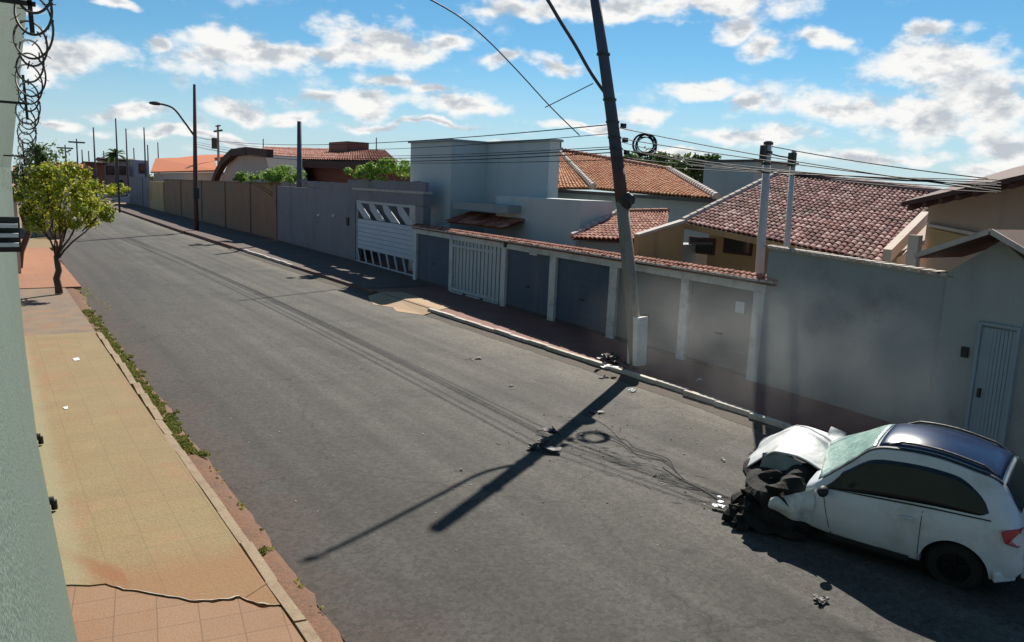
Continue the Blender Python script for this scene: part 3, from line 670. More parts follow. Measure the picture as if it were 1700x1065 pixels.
# straighten a little: fit line
def XW(y):
    (y0, x0), (y1, x1) = (posts[-1][1], 14.17), (posts[0][1], 15.2); return lerp(x0, x1, (y - y0) / (y1 - y0))
TOPZ = 2.40
g = thing('garage_row', 'row of garage bays in a pale frame under clay tile coping, behind the leaning pole', 'wall', (XW(20), 20, .15))
mb = MB()
ya, yb_ = posts[-1][1] - .12, posts[0][1] + .12
mb.hexa([(XW(ya) + .12, ya, .1), (XW(yb_) + .12, yb_, .1), (XW(yb_) + .3, yb_, .1), (XW(ya) + .3, ya, .1), (XW(ya) + .12, ya, TOPZ), (XW(yb_) + .12, yb_, TOPZ), (XW(yb_) + .3, yb_, TOPZ), (XW(ya) + .3, ya, TOPZ)])
mb.build('wall', 'dustpanel', g)
mb = MB(); mb.hexa([(XW(ya) - .06, ya - .05, TOPZ - .24), (XW(yb_) - .06, yb_ + .05, TOPZ - .24), (XW(yb_) + .118, yb_ + .05, TOPZ - .24), (XW(ya) + .118, ya - .05, TOPZ - .24),
                   (XW(ya) - .06, ya - .05, TOPZ + .01), (XW(yb_) - .06, yb_ + .05, TOPZ + .01), (XW(yb_) + .118, yb_ + .05, TOPZ + .01), (XW(ya) + .118, ya - .05, TOPZ + .01)])
mb.build('beam', 'framepaint', g)
for i, (x, y) in enumerate(posts):
    w = .13 if i not in (3, 4, 6) else .16
    MB().box(XW(y) - .05, XW(y) + .117, y - w, y + w, .1, TOPZ - .242).build('post', 'framepaint', g, bevel=.008)
kinds = ['bluepanel', 'slat', 'bluepanel', 'bluepanel', 'dustpanel', 'dustpanel']
for i in range(6):
    y1 = posts[i][1] - .18; y0 = posts[i + 1][1] + .18; mb = MB()
    if kinds[i] == 'slat':
        n = 26
        for k in range(n):
            a = lerp(y0, y1, k / n); b = lerp(y0, y1, (k + .72) / n); o = .0 if k % 2 else .02
            mb.box(XW(a) + .0 + o, XW(a) + .03 + o, a, b, .22, TOPZ - .05)
        mb.box(XW(y0) + .045, XW(y0) + .075, y0, y1, .22, .34).box(XW(y0) + .045, XW(y0) + .075, y0, y1, 1.9, 2.0)
        gt = mb.build('slatted_gate', 'slat', g)
        r_ = MB()
        for k in range(3): r_.bar((XW(y0) - .02, lerp(y0, y1, k / 3) + .1, .19), (XW(y0) - .02, lerp(y0, y1, (k + 1) / 3) - .15, .19), .05, .05)
        r_.build('floor_rail', 'gatewhite', gt)
    else:
        mb.hexa([(XW(y0) + .05, y0, .15), (XW(y1) + .05, y1, .15), (XW(y1) + .118, y1, .15), (XW(y0) + .118, y0, .15), (XW(y0) + .05, y0, TOPZ - .26), (XW(y1) + .05, y1, TOPZ - .26), (XW(y1) + .118, y1, TOPZ - .26), (XW(y0) + .118, y0, TOPZ - .26)])
        if i in (3, 4, 5):
            for k in range(1, 8): zz = lerp(.2, TOPZ - .3, k / 8); mb.hexa([(XW(y0) + .04, y0 + .03, zz), (XW(y1) + .04, y1 - .03, zz), (XW(y1) + .05, y1 - .03, zz), (XW(y0) + .05, y0 + .03, zz), (XW(y0) + .04, y0 + .03, zz + .015), (XW(y1) + .04, y1 - .03, zz + .015), (XW(y1) + .05, y1 - .03, zz + .015), (XW(y0) + .05, y0 + .03, zz + .015)])
        gd = mb.build('garage_door', kinds[i], g); ym = lerp(y0, y1, .5)
        MB().box(XW(ym) - .0, XW(ym) + .038, ym - .09, ym + .09, 1.0, 1.04).build('handle', 'black', gd)
        MB().hexa([(XW(y0) + .02, y0 + .01, .16), (XW(y1) + .02, y1 - .01, .16), (XW(y1) + .048, y1 - .01, .16), (XW(y0) + .048, y0 + .01, .16), (XW(y0) + .02, y0 + .01, .24), (XW(y1) + .02, y1 - .01, .24), (XW(y1) + .048, y1 - .01, .24), (XW(y0) + .048, y0 + .01, .24)]).build('kick_rail', 'dark', gd)
c = gx(885, 413, XW(21)); MB().box(XW(c.y) + .02, XW(c.y) + .047, c.y - .2, c.y + .2, c.z - .2, c.z + .2).build('sign_plate', 'signwhite', g)
c = gx(1227, 510, XW(11.7)); MB().box(XW(c.y) + .02, XW(c.y) + .047, c.y - .13, c.y + .13, c.z - .13, c.z + .13).build('sign_plate', 'signwhite', g)
c = gx(843, 405, XW(22.6)); MB().box(XW(c.y) - .12, XW(c.y) - .052, c.y - .06, c.y + .06, c.z - .1, c.z + .1).build('meter_box', 'black', g)
# clay tile coping, two slopes
cy0, cy1 = ya - .35, yb_ + .1
for (a, b) in ((cy0, cy1),):
    t1 = tile_patch((XW(a) - .16, a, TOPZ + .02), (XW(b) - .16, b, TOPZ + .02), (XW(b) + .12, b, TOPZ + .12), (XW(a) + .12, a, TOPZ + .12), .17, .15, .04)
    t1.build('tile_coping', 'tiles_red', g)
    mb = MB().hexa([(XW(a) - .20, a, TOPZ + .012), (XW(b) - .20, b, TOPZ + .012), (XW(b) - .16, b, TOPZ + .012), (XW(a) - .16, a, TOPZ + .012), (XW(a) - .20, a, TOPZ + .04), (XW(b) - .20, b, TOPZ + .04), (XW(b) - .16, b, TOPZ + .04), (XW(a) - .16, a, TOPZ + .04)]); rdm = random.Random(3); q = a
    while q < b - .2:
        if rdm.random() < .85: mb.box(XW(q) - .235, XW(q) - .19, q, q + .14, TOPZ + .012, TOPZ + .06)
        q += .19
    mb.build('mortar_edge', 'mortar', g)
    t2 = tile_patch((XW(b) + .5, b, TOPZ - .05), (XW(a) + .5, a, TOPZ - .05), (XW(a) + .12, a, TOPZ + .12), (XW(b) + .12, b, TOPZ + .12), .17, .2, .04); t2.build('tile_coping', 'tiles_red', g)

# big grey wall to the right of it with coping, gabled entrance and door
Yg0 = posts[-1][1] - .14
XB = lambda y: 13.78 + (14.12 - 13.78) * (y - 5) / (Yg0 - 5)
g = thing('street_wall', 'tall blue-grey wall with coping, gabled entrance and ribbed door, behind the wrecked car', 'wall', (14, 8, .15))
def zt(px_, py_): return gx(px_, py_, 14.0)
p0 = zt(1283, 414); p1 = zt(1590, 461); p2 = zt(1542, 430); 
mb = MB()
prof = [(Yg0, p0.z - .02), (p1.y, p1.z - .02)]
gl = gx(1535, 428, 13.7); gp = gx(1660, 388, 13.7); gr = gx(1735, 432, 13.7)
poly = [(Yg0, .1), (Yg0, p0.z), (gl.y + .12, lerp(p0.z, p1.z, (Yg0 - gl.y) / (Yg0 - p1.y)) + .0), (-6, 2.95), (-6, .1)]
mb.prism([(XB(y), y, z) for y, z in poly], (.2, 0, 0)); mb.build('wall', 'bigwall', g)
mb = MB(); ge = [(gl.y - .35, .1), (gl.y - .35, gl.z - .22), (gp.y, gp.z - .10), (gr.y + .2, gr.z - .12), (gr.y + .2, .1)]
mb.prism([(XB(y) - .05, y, z) for y, z in ge], (.6, 0, 0)); mb.build('gable', 'bigwall', g)
mb = MB()
for a, b in ((gl, gp), (gp, gr)):
    a = a.copy(); b = b.copy(); a.x = b.x = 13.4
    mb.hexa([a, b, b + Vector((1.6, 0, 0)), a + Vector((1.6, 0, 0)), a + Vector((0, 0, .07)), b + Vector((0, 0, .07)), b + Vector((1.6, 0, .07)), a + Vector((1.6, 0, .07))])
rf = mb.build('porch_roof', 'brownwood', g)
mb = MB()
for a, b in ((gl, gp), (gp, gr)):
    a = a.copy(); b = b.copy(); a.x = b.x = 13.37; mb.bar(a + Vector((0, 0, .045)), b + Vector((0, 0, .045)), .04, .085)
mb.build('fascia', 'mortar', rf)
mb = MB(); rdm = random.Random(8); q = p1.y + .1; zc = lambda y: lerp(p0.z, p1.z, (Yg0 - y) / (Yg0 - p1.y))
mb.hexa([(XB(p1.y) - .05, p1.y, p1.z - .0), (XB(Yg0) - .05, Yg0, p0.z), (XB(Yg0) + .25, Yg0, p0.z), (XB(p1.y) + .25, p1.y, p1.z), (XB(p1.y) - .05, p1.y, p1.z + .035), (XB(Yg0) - .05, Yg0, p0.z + .035), (XB(Yg0) + .25, Yg0, p0.z + .035), (XB(p1.y) + .25, p1.y, p1.z + .035)])
while q < Yg0:
    mb.box(XB(q) - .07, XB(q) + .27, q, q + .12, zc(q) + .036, zc(q) + .075); q += .19
mb.build('coping', 'mortar', g)
dl = gz(1614, 715, .15); dt = gx(1630, 539, 13.72); dr = gx(1687, 551, 13.72)
Yd1, Yd0, Zd = dt.y, dr.y, dt.z
mb = MB(); n = 9
for k in range(n):
    a = lerp(Yd0, Yd1, k / n); b = lerp(Yd0, Yd1, (k + .86) / n); mb.box(XB(a) - .085, XB(a) - .06, a, b, .17, Zd - .03)
mb.box(XB(Yd0) - .06, XB(Yd0) - .052, Yd0, Yd1, .17, Zd - .03)
dd = mb.build('door', 'door', g)
MB().box(XB(Yd0) - .1, XB(Yd0) - .052, Yd0 - .06, Yd0 - .005, .15, Zd).box(XB(Yd0) - .1, XB(Yd0) - .052, Yd1 + .005, Yd1 + .06, .15, Zd).box(XB(Yd0) - .1, XB(Yd0) - .052, Yd0 - .06, Yd1 + .06, Zd, Zd + .05).build('frame', 'door', dd)
MB().box(XB(Yd1) - .15, XB(Yd1) - .087, Yd1 - .12, Yd1 - .08, 1.05, 1.2).build('handle', 'black', dd)
c = gx(1597, 585, 13.7); MB().box(XB(c.y) - .1, XB(c.y) - .002, c.y - .06, c.y + .06, c.z - .09, c.z + .09).build('intercom', 'black', g, bevel=.01)

# grey wall with sheet gate (left of garage row)
e0 = gz(469, 398, .15); e1 = gz(592, 436, .15); e2 = gz(697, 462, .15)
XG = lambda y: lerp(e2.x, 16.2, (y - e2.y) / (e0.y - e2.y))
zg = lambda px_, py_: gx(px_, py_, 15.9)
g = thing('gated_wall', 'grey wall topped with blocks, with a sheet gate with slanted cut-outs', 'wall', (15.7, 36, .15))
a0, a1, a2 = zg(470, 309), zg(588, 317), zg(703, 318)
Y1 = posts[0][1] + .14; Yge1 = gx(591, 380, XG(37)).y; Yge0 = gx(690, 380, XG(30)).y; Ytop = gx(592, 332, XG(37)).z; Yb = 52.3
mb = MB(); Wl = [(Yb, .1), (Yb, gx(470, 309, XG(52)).z), (Yge1 + .3, gx(588, 316, XG(37)).z), (Yge1 + .3, .1)]
mb.prism([(XG(y), y, z) for y, z in Wl], (.2, 0, 0)); mb.build('wall', 'greywall', g)
zl = gx(640, 318, XG(33)).z
mb = MB(); mb.prism([(XG(y) - .06, y, z) for y, z in ((Yge1 + .3, Ytop + .02), (Yge1 + .3, zl), (Y1 - .05, zl), (Y1 - .05, Ytop + .02))], (.4, 0, 0)); mb.build('lintel', 'greywall', g)
mb = MB(); mb.prism([(XG(y) - .08, y, z) for y, z in ((Yge1 + .45, zl + .002), (Yge1 + .45, zl + .11), (Y1 - .1, zl + .11), (Y1 - .1, zl + .002))], (.45, 0, 0)); mb.build('ledge', 'mortar', g)
rdm = random.Random(11); mb = MB(); q = Y1 - .05
while q < 46:
    h = (.42 if q < 39 else .22) * rdm.uniform(.85, 1.05); mb.box(XG(q) + .02, XG(q) + .2, q, q + .38, (zl + .112 if q < Yge1 + .3 else gx(588, 316, XG(37)).z + .002), zl + .11 + h); q += .4
mb.build('blocks', 'greywall', g)
MB().box(XG(Yge1) - .06, XG(Yge1) + .3, Yge1 + .02, Yge1 + .3, .1, Ytop).box(XG(Yge0) - .06, XG(Yge0) + .3, Y1 - .05, Yge0 - .02, .1, Ytop).build('pier', 'greywall', g)
def gate_grp():
    Xg = XG(34) - .02; H0, H1 = .2, Ytop - .05; a, b = Yge0 + .02, Yge1 - .02
    fx = lambda y: XG(y) + .0
    m = MB()
    for y in (a, b): m.box(fx(y), fx(y) + .07, y - .06, y + .06, H0 - .03, H1)
    m.bar((fx(a), a, H1), (fx(b), b, H1), .07, .12).bar((fx(a), a, H0), (fx(b), b, H0), .07, .06)
    gt = m.build('sheet_gate', 'gatewhite', g)
    s = MB(); zl0, zl1 = lerp(H0, H1, .22), lerp(H0, H1, .72)
    for k in range(7):
        z0 = lerp(zl0, zl1, k / 7); z1 = lerp(zl0, zl1, (k + .93) / 7)
        s.hexa([(fx(a) + .02, a + .07, z0), (fx(b) + .02, b - .07, z0), (fx(b) + .05, b - .07, z0), (fx(a) + .05, a + .07, z0), (fx(a) + .02, a + .07, z1), (fx(b) + .02, b - .07, z1), (fx(b) + .05, b - .07, z1), (fx(a) + .05, a + .07, z1)])
    s.build('sheet', 'gatemetal', gt)
    s = MB()
    for k in range(8):        # slanted bars below
        y = lerp(a + .1, b - .35, k / 7); s.bar((fx(y) + .03, y, H0 + .04), (fx(y) + .03, y + .32, zl0), .04, .12)
    s.build('slanted_bars', 'gatewhite', gt)
    s = MB()
    for k in range(4):        # curved slanted blades above
        y = lerp(a + .1, b - 1.9, k / 3)
        s.prism([(fx(y) + .02, y, zl1 + .02), (fx(y) + .02, y + .9, zl1 + .02), (fx(y) + .02, y + 1.7, lerp(zl1, H1, .55)), (fx(y) + .02, y + 1.9, H1 - .07), (fx(y) + .02, y + 1.3, H1 - .07), (fx(y) + .02, y + .9, lerp(zl1, H1, .6))], (.03, 0, 0))
    s.build('blades', 'gatewhite', gt)
    # the space behind is a shaded yard with a back wall
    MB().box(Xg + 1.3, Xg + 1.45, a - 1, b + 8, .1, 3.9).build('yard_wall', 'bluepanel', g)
gate_grp()
c = gx(577, 367, XG(38)); MB().box(XG(c.y) - .07, XG(c.y) - .002, c.y - .13, c.y + .13, c.z - .2, c.z + .2).build('meter_box', 'black', g)
for px_, py_ in ((529, 357), (555, 358)):
    c = gx(px_, py_, XG(42)); MB().blob((XG(c.y) - .03, c.y, c.z), .1, 6).build('wall_lamp', 'signwhite', g, smooth=True)

# tan stained walls further on
def plain_wall(name, label, pts, mat, th=.2, pil=None, cap=None):
    g = thing(name, label, 'wall', (pts[0][0], pts[0][1], .1)); mb = MB()
    for (a, b) in zip(pts, pts[1:]): mb.hexa(wall_strip(a, b, th, .1))
    mb.build('wall', mat, g)
    if pil:
        for y in pil:
            for (a, b) in zip(pts, pts[1:]):
                if min(a[1], b[1]) <= y <= max(a[1], b[1]):
                    t = (y - a[1]) / (b[1] - a[1]); x = lerp(a[0], b[0], t); z = lerp(a[2], b[2], t); MB().box(x - .08, x - .002, y - .22, y + .22, .1, z).build('pilaster', mat, g)
    if cap:
        mb = MB()
        for (a, b) in zip(pts, pts[1:]):
            mb.hexa([(a[0] - .06, a[1], a[2] + .002), (b[0] - .06, b[1], b[2] + .002), (b[0] + th + .06, b[1], b[2] + .002), (a[0] + th + .06, a[1], a[2] + .002), (a[0] - .06, a[1], a[2] + .07), (b[0] - .06, b[1], b[2] + .07), (b[0] + th + .06, b[1], b[2] + .07), (a[0] + th + .06, a[1], a[2] + .07)])
        mb.build('coping', cap, g)
    return g
T = lambda x, yb, yt: wp(x, yb, yt)
P_ = [(16.3, 52.6, gx(467, 305, 16.3).z), (16.2, gx(400, 380, 16.2).y, gx(400, 303, 16.2).z), (16.1, gx(330, 362, 16.1).y, gx(330, 300, 16.1).z), (16.2, gx(274, 350, 16.2).y, gx(274, 298, 16.2).z)]
plain_wall('boundary_wall', 'long tan rendered wall with dark rain stains, between the grey wall and the ochre bay', P_, 'tanwall', pil=(53.0, 59, 66, 74, 83), cap='brickred')
P2 = [(16.1, P_[-1][1] + .02, gx(274, 302, 16.1).z), (16.2, gx(249, 340, 16.2).y, gx(249, 300, 16.2).z)]
plain_wall('boundary_wall', 'short ochre wall bay like a walled-up gate, beyond the long stained tan wall', P2, 'tangate')
P3 = [(16.3, P2[-1][1] + .02, gx(249, 294, 16.3).z), (16.6, gx(216, 335, 16.6).y, gx(216, 293, 16.6).z)]
plain_wall('boundary_wall', 'weathered grey-brown wall, the farthest stretch on the right of the street', P3, 'greywall', pil=(101, 107))

# ------------------------------------------------------------------ modern grey house
g = thing('modern_house', 'flat-topped pale blue-grey house of plain box volumes behind the garage row', 'building', (17.5, 28, 0))
pA = gx(682, 240, 16.6); pB = gx(750, 231, 16.6); Yc = pB.y; pC = gy(808, 237, Yc); 
mb = MB(); mb.box(16.6, pC.x + 4, Yc, pA.y, 0, (pA.z + pB.z) / 2); mb.build('wall', 'modern', g)
pD = gx(913, 236, pC.x); Yr = pD.y
mb = MB(); mb.box(pC.x, pC.x + .5, Yr, Yc - .003, 0, (pC.z + pD.z) / 2); mb.build('front_wall', 'modern', g)
for (x0, x1, y0, y1, z) in ((16.5, pC.x + 4.1, Yc - .1, pA.y + .1, (pA.z + pB.z) / 2), (pC.x - .08, pC.x + .6, Yr - .08, Yc - .11, (pC.z + pD.z) / 2)):
    MB().box(x0, x1, y0, y1, z + .002, z + .09).build('parapet', 'modern2', g)
q0 = gx(862, 330, 16.9); q1 = gx(965, 328, 16.9)
MB().box(16.9, pC.x - .004, q1.y, q0.y + 1.6, 0, (q0.z + q1.z) / 2).build('annexe', 'modern', g)
k0 = gx(752, 345, 16.3); k1 = gx(843, 343, 16.3)
MB().box(16.3, 18, k1.y, k0.y, k0.z - .02, k0.z + .28).build('canopy', 'modern2', g)
t = tile_patch((15.9, k1.y - .3, k0.z - .55), (15.9, k0.y, k0.z - .55), (17.2, k0.y, k0.z - .15), (17.2, k1.y - .3, k0.z - .15), .2, .34); t.build('lean_to_roof', 'tiles_red', g)

# ------------------------------------------------------------------ orange roofed house behind it
g = thing('tiled_house', 'house with a sunlit orange tile hip roof above a grey wall, behind the leaning pole', 'building', (24, 24, 0))
XE, XR = 21.5, 27
E0 = gx(906, 312, XE); E1 = gx(1190, 330, XE); Rr0 = gx(925, 250, XR); Rr1 = gx(1110, 283, XR)
ez = (E0.z + gx(1050, 322, XE).z + E1.z) / 3
hipb = gx(985, 312, XE)
A_ = Vector((XE, E1.y, E1.z)); B_ = Vector((XE, E0.y, E0.z)); C_ = Vector((XR, Rr0.y, Rr0.z)); D_ = Vector((XR, Rr1.y, Rr1.z))
t = tile_patch(A_, Vector((XE, hipb.y, hipb.z)), C_, D_, .26, .42, .06); rf = t.build('roof', 'tiles_orange', g)
t = tile_patch(Vector((XE, hipb.y, hipb.z)), B_, gx(913, 245, XR - 2), C_, .26, .42, .06); t.build('roof_slope', 'tiles_orange', g)
for p, q in ((Vector((XE, hipb.y, hipb.z + .08)), C_ + Vector((0, 0, .1))), (A_ + Vector((0, 0, .08)), D_ + Vector((0, 0, .1)))): mb = MB(); ridge(mb, p, q, .15); mb.build('hip_tiles', 'mortar', g)
mb = MB(); ridge(mb, D_ + Vector((0, 0, .06)), C_ + Vector((0, 0, .06)), .15); mb.build('ridge_tiles', 'tiles_red', g)
mb = MB(); mb.prism([(XE + .3, A_.y + .2, 0), (XE + .3, B_.y + 1, 0), (XE + .3, B_.y + 1, B_.z - .12), (XE + .3, A_.y + .2, A_.z - .12)], (6, 0, 0)); mb.build('wall', 'modern2', g)
mb = MB(); mb.bar(A_ + Vector((-.05, 0, -.08)), B_ + Vector((-.05, 0, -.08)), .08, .14); mb.build('gutter', 'dark', g)
c = gx(923, 238, XR); MB().box(XR - .1, XR + .3, c.y - .12, c.y + .12, c.z - .6, c.z + .25).build('chimney', 'dark', g)
# low red roof between
g = thing('outbuilding', 'low outbuilding with a red tile roof between the orange-roofed house and the garage row', 'building', (17.5, 20, 0))
a = gx(948, 395, 15.9); b = gx(1100, 400, 15.9); c = gx(1110, 352, 19); d = gx(1030, 353, 19); 
t = tile_patch(b, a, d, c, .22, .36, .055); t.build('roof', 'tiles_red', g)
mb = MB(); ridge(mb, a + Vector((0, 0, .06)), d + Vector((0, 0, .08)), .12); mb.build('hip_tiles', 'mortar', g)
mb = MB(); ridge(mb, d + Vector((0, 0, .05)), c + Vector((0, 0, .05)), .1); mb.build('ridge_tiles', 'tiles_red', g)
mb = MB(); mb.prism([(16.1, b.y, 0), (16.1, a.y, 0), (16.1, a.y, a.z - .1), (16.1, b.y, b.z - .1)], (2.7, 0, 0)); mb.build('wall', 'modern2', g)
# dark box building
g = thing('water_tank_tower', 'dark grey flat-topped block rising between the orange roof and the purple tiled roof', 'building', (30, 19, 0))
a = gx(1170, 263, 30); b = gx(1253, 275, 30); MB().box(30, 33, b.y, a.y, 0, (a.z + b.z) / 2).build('wall', 'modern2', g)
MB().box(29.9, 33.1, b.y - .1, a.y + .1, (a.z + b.z) / 2 + .002, (a.z + b.z) / 2 + .12).build('parapet', 'dark', g)

# ------------------------------------------------------------------ big purple roofed house
g = thing('tiled_house', 'house with a wide purple-red tile roof and tan walls behind the tall street wall', 'building', (19, 13, 0))
XE, XR = 16.6, 22.5
A_ = gx(1472, 438, XE); B_ = gx(1137, 369, XE); C_ = gx(1296, 290, XR); D_ = gx(1562, 322, XR)
t = tile_patch(A_, B_, C_, D_, .17, .27, .05); t.build('roof', 'tiles_purple', g)
mb = MB(); ridge(mb, B_ + Vector((0, .1, .05)), C_ + Vector((0, .1, .08)), .10); mb.build('verge_tiles', 'mortar', g)
mb = MB(); ridge(mb, C_ + Vector((0, 0, .05)), D_ + Vector((0, 0, .05)), .13); mb.build('ridge_tiles', 'tiles_purple', g)
v1 = gx(1462, 420, XE); v2 = gx(1526, 357, 19.5)
mb = MB(); mb.hexa([v1 + Vector((0, -.25, -.18)), v1 + Vector((0, -.05, -.18)), v2 + Vector((0, -.05, -.18)), v2 + Vector((0, -.25, -.18)), v1 + Vector((0, -.25, .1)), v1 + Vector((0, -.05, .1)), v2 + Vector((0, -.05, .1)), v2 + Vector((0, -.25, .1))]); mb.build('barge_board', 'cream', g)
mb = MB(); yl = B_.y - .3; yr_ = A_.y + .3
mb.prism([(XE + .7, yr_, 0), (XE + .7, yl, 0), (XE + .7, yl, B_.z - .15), (XE + .7, yr_, A_.z - .15)], (.2, 0, 0)); mb.build('wall', 'ochre', g)
mb = MB(); mb.prism([(XE + .905, yr_, 0), (XR + 4, yr_, 0), (XR + 4, yr_, A_.z - .3), (XR, yr_, D_.z - .2), (XE + .905, yr_, A_.z + .1)], (0, .2, 0)); mb.build('gable_wall', 'cream', g)
mb = MB(); mb.bar(A_ + Vector((-.03, 0, -.09)), B_ + Vector((-.03, 0, -.09)), .06, .16); mb.build('fascia', 'ochre', g)
for px_ in (1100, 1165, 1225):
    c = gx(px_, 405, XE + .68)
    w = MB().box(XE + .66, XE + .698, c.y - .5, c.y + .5, c.z - .28, c.z + .2).build('window', 'brownwood', g)
    MB().box(XE + .65, XE + .659, c.y - .43, c.y + .43, c.z - .22, c.z + .14).build('pane', 'glass', w)
# party wall with a white capping running back from the street
a = gx(1060, 393, 15.0); b = gx(1137, 369, 16.5)
g = thing('party_wall', 'low tan party wall with a white capping running back from the garage row', 'wall', (15.6, a.y, 0))
mb = MB(); mb.hexa([(a.x, a.y, 0), (a.x, a.y + .18, 0), (b.x, b.y + .18, 0), (b.x, b.y, 0), (a.x, a.y, a.z), (a.x, a.y + .18, a.z), (b.x, b.y + .18, b.z), (b.x, b.y, b.z)]); mb.build('wall', 'ochre', g)
mb = MB(); mb.bar(a + Vector((0, .09, .04)), b + Vector((0, .09, .04)), .26, .07); mb.build('capping', 'mortar', g)

# ------------------------------------------------------------------ house at the right edge with brown eaves
g = thing('eaved_house', 'peach rendered house with a dark brown overhanging eave, at the photo\'s right edge', 'building', (17, 6, 0))
XH = 16.2
a = gx(1496, 343, XH - .8); b = gx(1760, 285, XH - .8)
a2 = gx(1541, 352, XH); Yh = a2.y
mb = MB(); up_ = Vector((4.5, 0, .9))
mb.hexa([a, b, b + up_, a + up_, a + Vector((0, 0, .10)), b + Vector((0, 0, .10)), b + up_ + Vector((0, 0, .1)), a + up_ + Vector((0, 0, .1))]); mb.build('roof', 'brownwood', g)
mb = MB()
for k in range(9):
    t_ = (k + .5) / 9; p = a.lerp(b, t_); mb.bar(p + Vector((.02, 0, -.06)), p + Vector((1.2, 0, .17)), .07, .1)
mb.build('rafters', 'brownwood', g)
mb = MB(); zb_ = lambda y: lerp(a.z, b.z, (a.y - y) / (a.y - b.y)) + .02
mb.prism([(XH, Yh, 0), (XH, Yh, zb_(Yh)), (XH, b.y, zb_(b.y)), (XH, b.y, 0)], (5, 0, 0)); mb.build('wall', 'peach', g)
o0 = gx(1545, 378, XH - .02); o1 = gx(1600, 392, XH - .02); o2 = gx(1545, 412, XH - .02)
MB().prism([(XH - .04, o0.y, o2.z), (XH - .04, o0.y, o0.z), (XH - .04, gx(1625, 396, XH).y, gx(1625, 396, XH).z), (XH - .04, gx(1600, 412, XH).y, o2.z - .1)], (.035, 0, 0)).build('painted_panel', 'ochre', g)
MB().bar((XH - .05, o0.y + .05, o0.z + .06), (XH - .05, gx(1625, 394, XH).y, gx(1625, 394, XH).z + .06), .09, .06).build('string_course', 'cream', g)
c = gx(1520, 410, 16.0); MB().box(15.9, 16.05, c.y - .1, c.y + .12, 0, c.z + .25).build('downpipe', 'cream', g)

# ------------------------------------------------------------------ houses behind the tan wall
g = thing('tiled_house', 'wide house with dark red tile roof, brown fascia and cream gable, behind the tan wall', 'building', (24, 60, 0))
XE = 22; 
def pt(px_, py_, X_): return gx(px_, py_, X_)
a = pt(400, 262, XE); b = pt(660, 268, XE); c = pt(640, 250, XE + 6); d = pt(440, 244, XE + 6)
t = tile_patch(b, a, d, c, .5, .8, .10); t.build('roof', 'tiles_red', g)
mb = MB(); mb.bar(a + Vector((-.1, 0, -.35)), b + Vector((-.1, 0, -.35)), .15, .55); mb.build('fascia', 'brownwood', g)
mb = MB(); mb.prism([(XE + .9, a.y, 0), (XE + .9, a.y, a.z - .5), (XE + .9, b.y, b.z - .5), (XE + .9, b.y, 0)], (5, 0, 0)); mb.build('wall', 'brickred', g)
mb = MB(); m0 = pt(366, 300, 19); m1 = pt(386, 254, 19); m2 = pt(440, 256, 19); m3 = pt(452, 300, 19)
mb.prism([(19, m0.y, 0), m0, m1, m2, m3, (19, m3.y, 0)], (2.9, 0, 0)); mb.build('gable_wall', 'cream', g)
mb = MB(); vg = [pt(356, 303, 18.6), pt(362, 286, 18.6), pt(373, 267, 18.6), pt(388, 253, 18.6), pt(412, 250, 18.6), pt(447, 254, 18.6)]
for p, q in zip(vg, vg[1:]): mb.bar(p, q + (q - p) * .04, .6, .5, (1, 0, 0))
mb.build('barge_board', 'brownwood', g)
e = pt(560, 240, XE + 4); f0, f1 = pt(546, 248, XE + 4), pt(576, 248, XE + 4); MB().box(XE + 4, XE + 6, f1.y, f0.y, f0.z - 1, pt(560, 235, XE + 4).z).build('chimney', 'brickred', g)
g = thing('tiled_house', 'distant house with a bright orange roof beyond the far lamp post', 'building', (22, 105, 0))
XE = 20
a = pt(250, 287, XE); b = pt(362, 285, XE); c = pt(355, 262, XE + 9); d = pt(258, 264, XE + 9)
MB().hexa([b, a, d, c, b + Vector((0, 0, .2)), a + Vector((0, 0, .2)), d + Vector((0, 0, .2)), c + Vector((0, 0, .2))]).build('roof', 'tiles_far', g)
mb = MB(); mb.prism([(XE + .4, a.y, 0), (XE + .4, a.y, a.z), (XE + .4, b.y, b.z), (XE + .4, b.y, 0)], (9, 0, 0)); mb.build('wall', 'cream', g)
a3 = pt(290, 262, XE + 10); b3 = pt(350, 262, XE + 10); MB().hexa([b3 - Vector((0, 0, .5)), a3 - Vector((0, 0, .5)), a3 + Vector((5, 0, .2)), b3 + Vector((5, 0, .2)), b3, a3, a3 + Vector((5, 0, .9)), b3 + Vector((5, 0, .9))]).build('upper_roof', 'tiles_far', g)

# far end of the street, built at y about 125-150
def far_house(label, px0, px1, pyt, pyb, Y, mat, windows=(), roof=None):
    a = gy(px0, pyt, Y); b = gy(px1, pyt, Y); g = thing('house', label, 'building', ((a.x + b.x) / 2, Y, 0))
    MB().box(a.x, b.x, Y, Y + 8, -.05, a.z).build('wall', mat, g)
    for (x0, x1, y0, y1) in windows:
        p = gy(x0, y0, Y); q = gy(x1, y1, Y); w = MB().box(p.x, q.x, Y - .12, Y - .005, q.z, p.z).build('window', 'brownwood', g)
        MB().box(p.x + .1, q.x - .1, Y - .16, Y - .125, q.z + .1, p.z - .1).build('pane', 'glass', w)
    if roof: MB().hexa([(a.x - .4, Y - .6, a.z + .005), (b.x + .4, Y - .6, a.z + .005), (b.x + .4, Y + 8.4, a.z + .005), (a.x - .4, Y + 8.4, a.z + .005), (a.x - .4, Y - .6, a.z + .3), (b.x + .4, Y - .6, a.z + .3), (b.x + .4, Y + 3.6, a.z + roof[1]), (a.x - .4, Y + 3.6, a.z + roof[1])]).build('roof', roof[0], g)
    return g
far_house('far two-storey house with dark windows at the end of the street', 172, 222, 266, 335, 132, 'cream', ((176, 190, 275, 290), (194, 209, 275, 290), (192, 204, 298, 308)), ('brownwood', .5))
far_house('far blue-grey house with a white panel beside the two-storey house', 222, 247, 265, 335, 128, 'farblue', ((230, 243, 271, 288),), None)
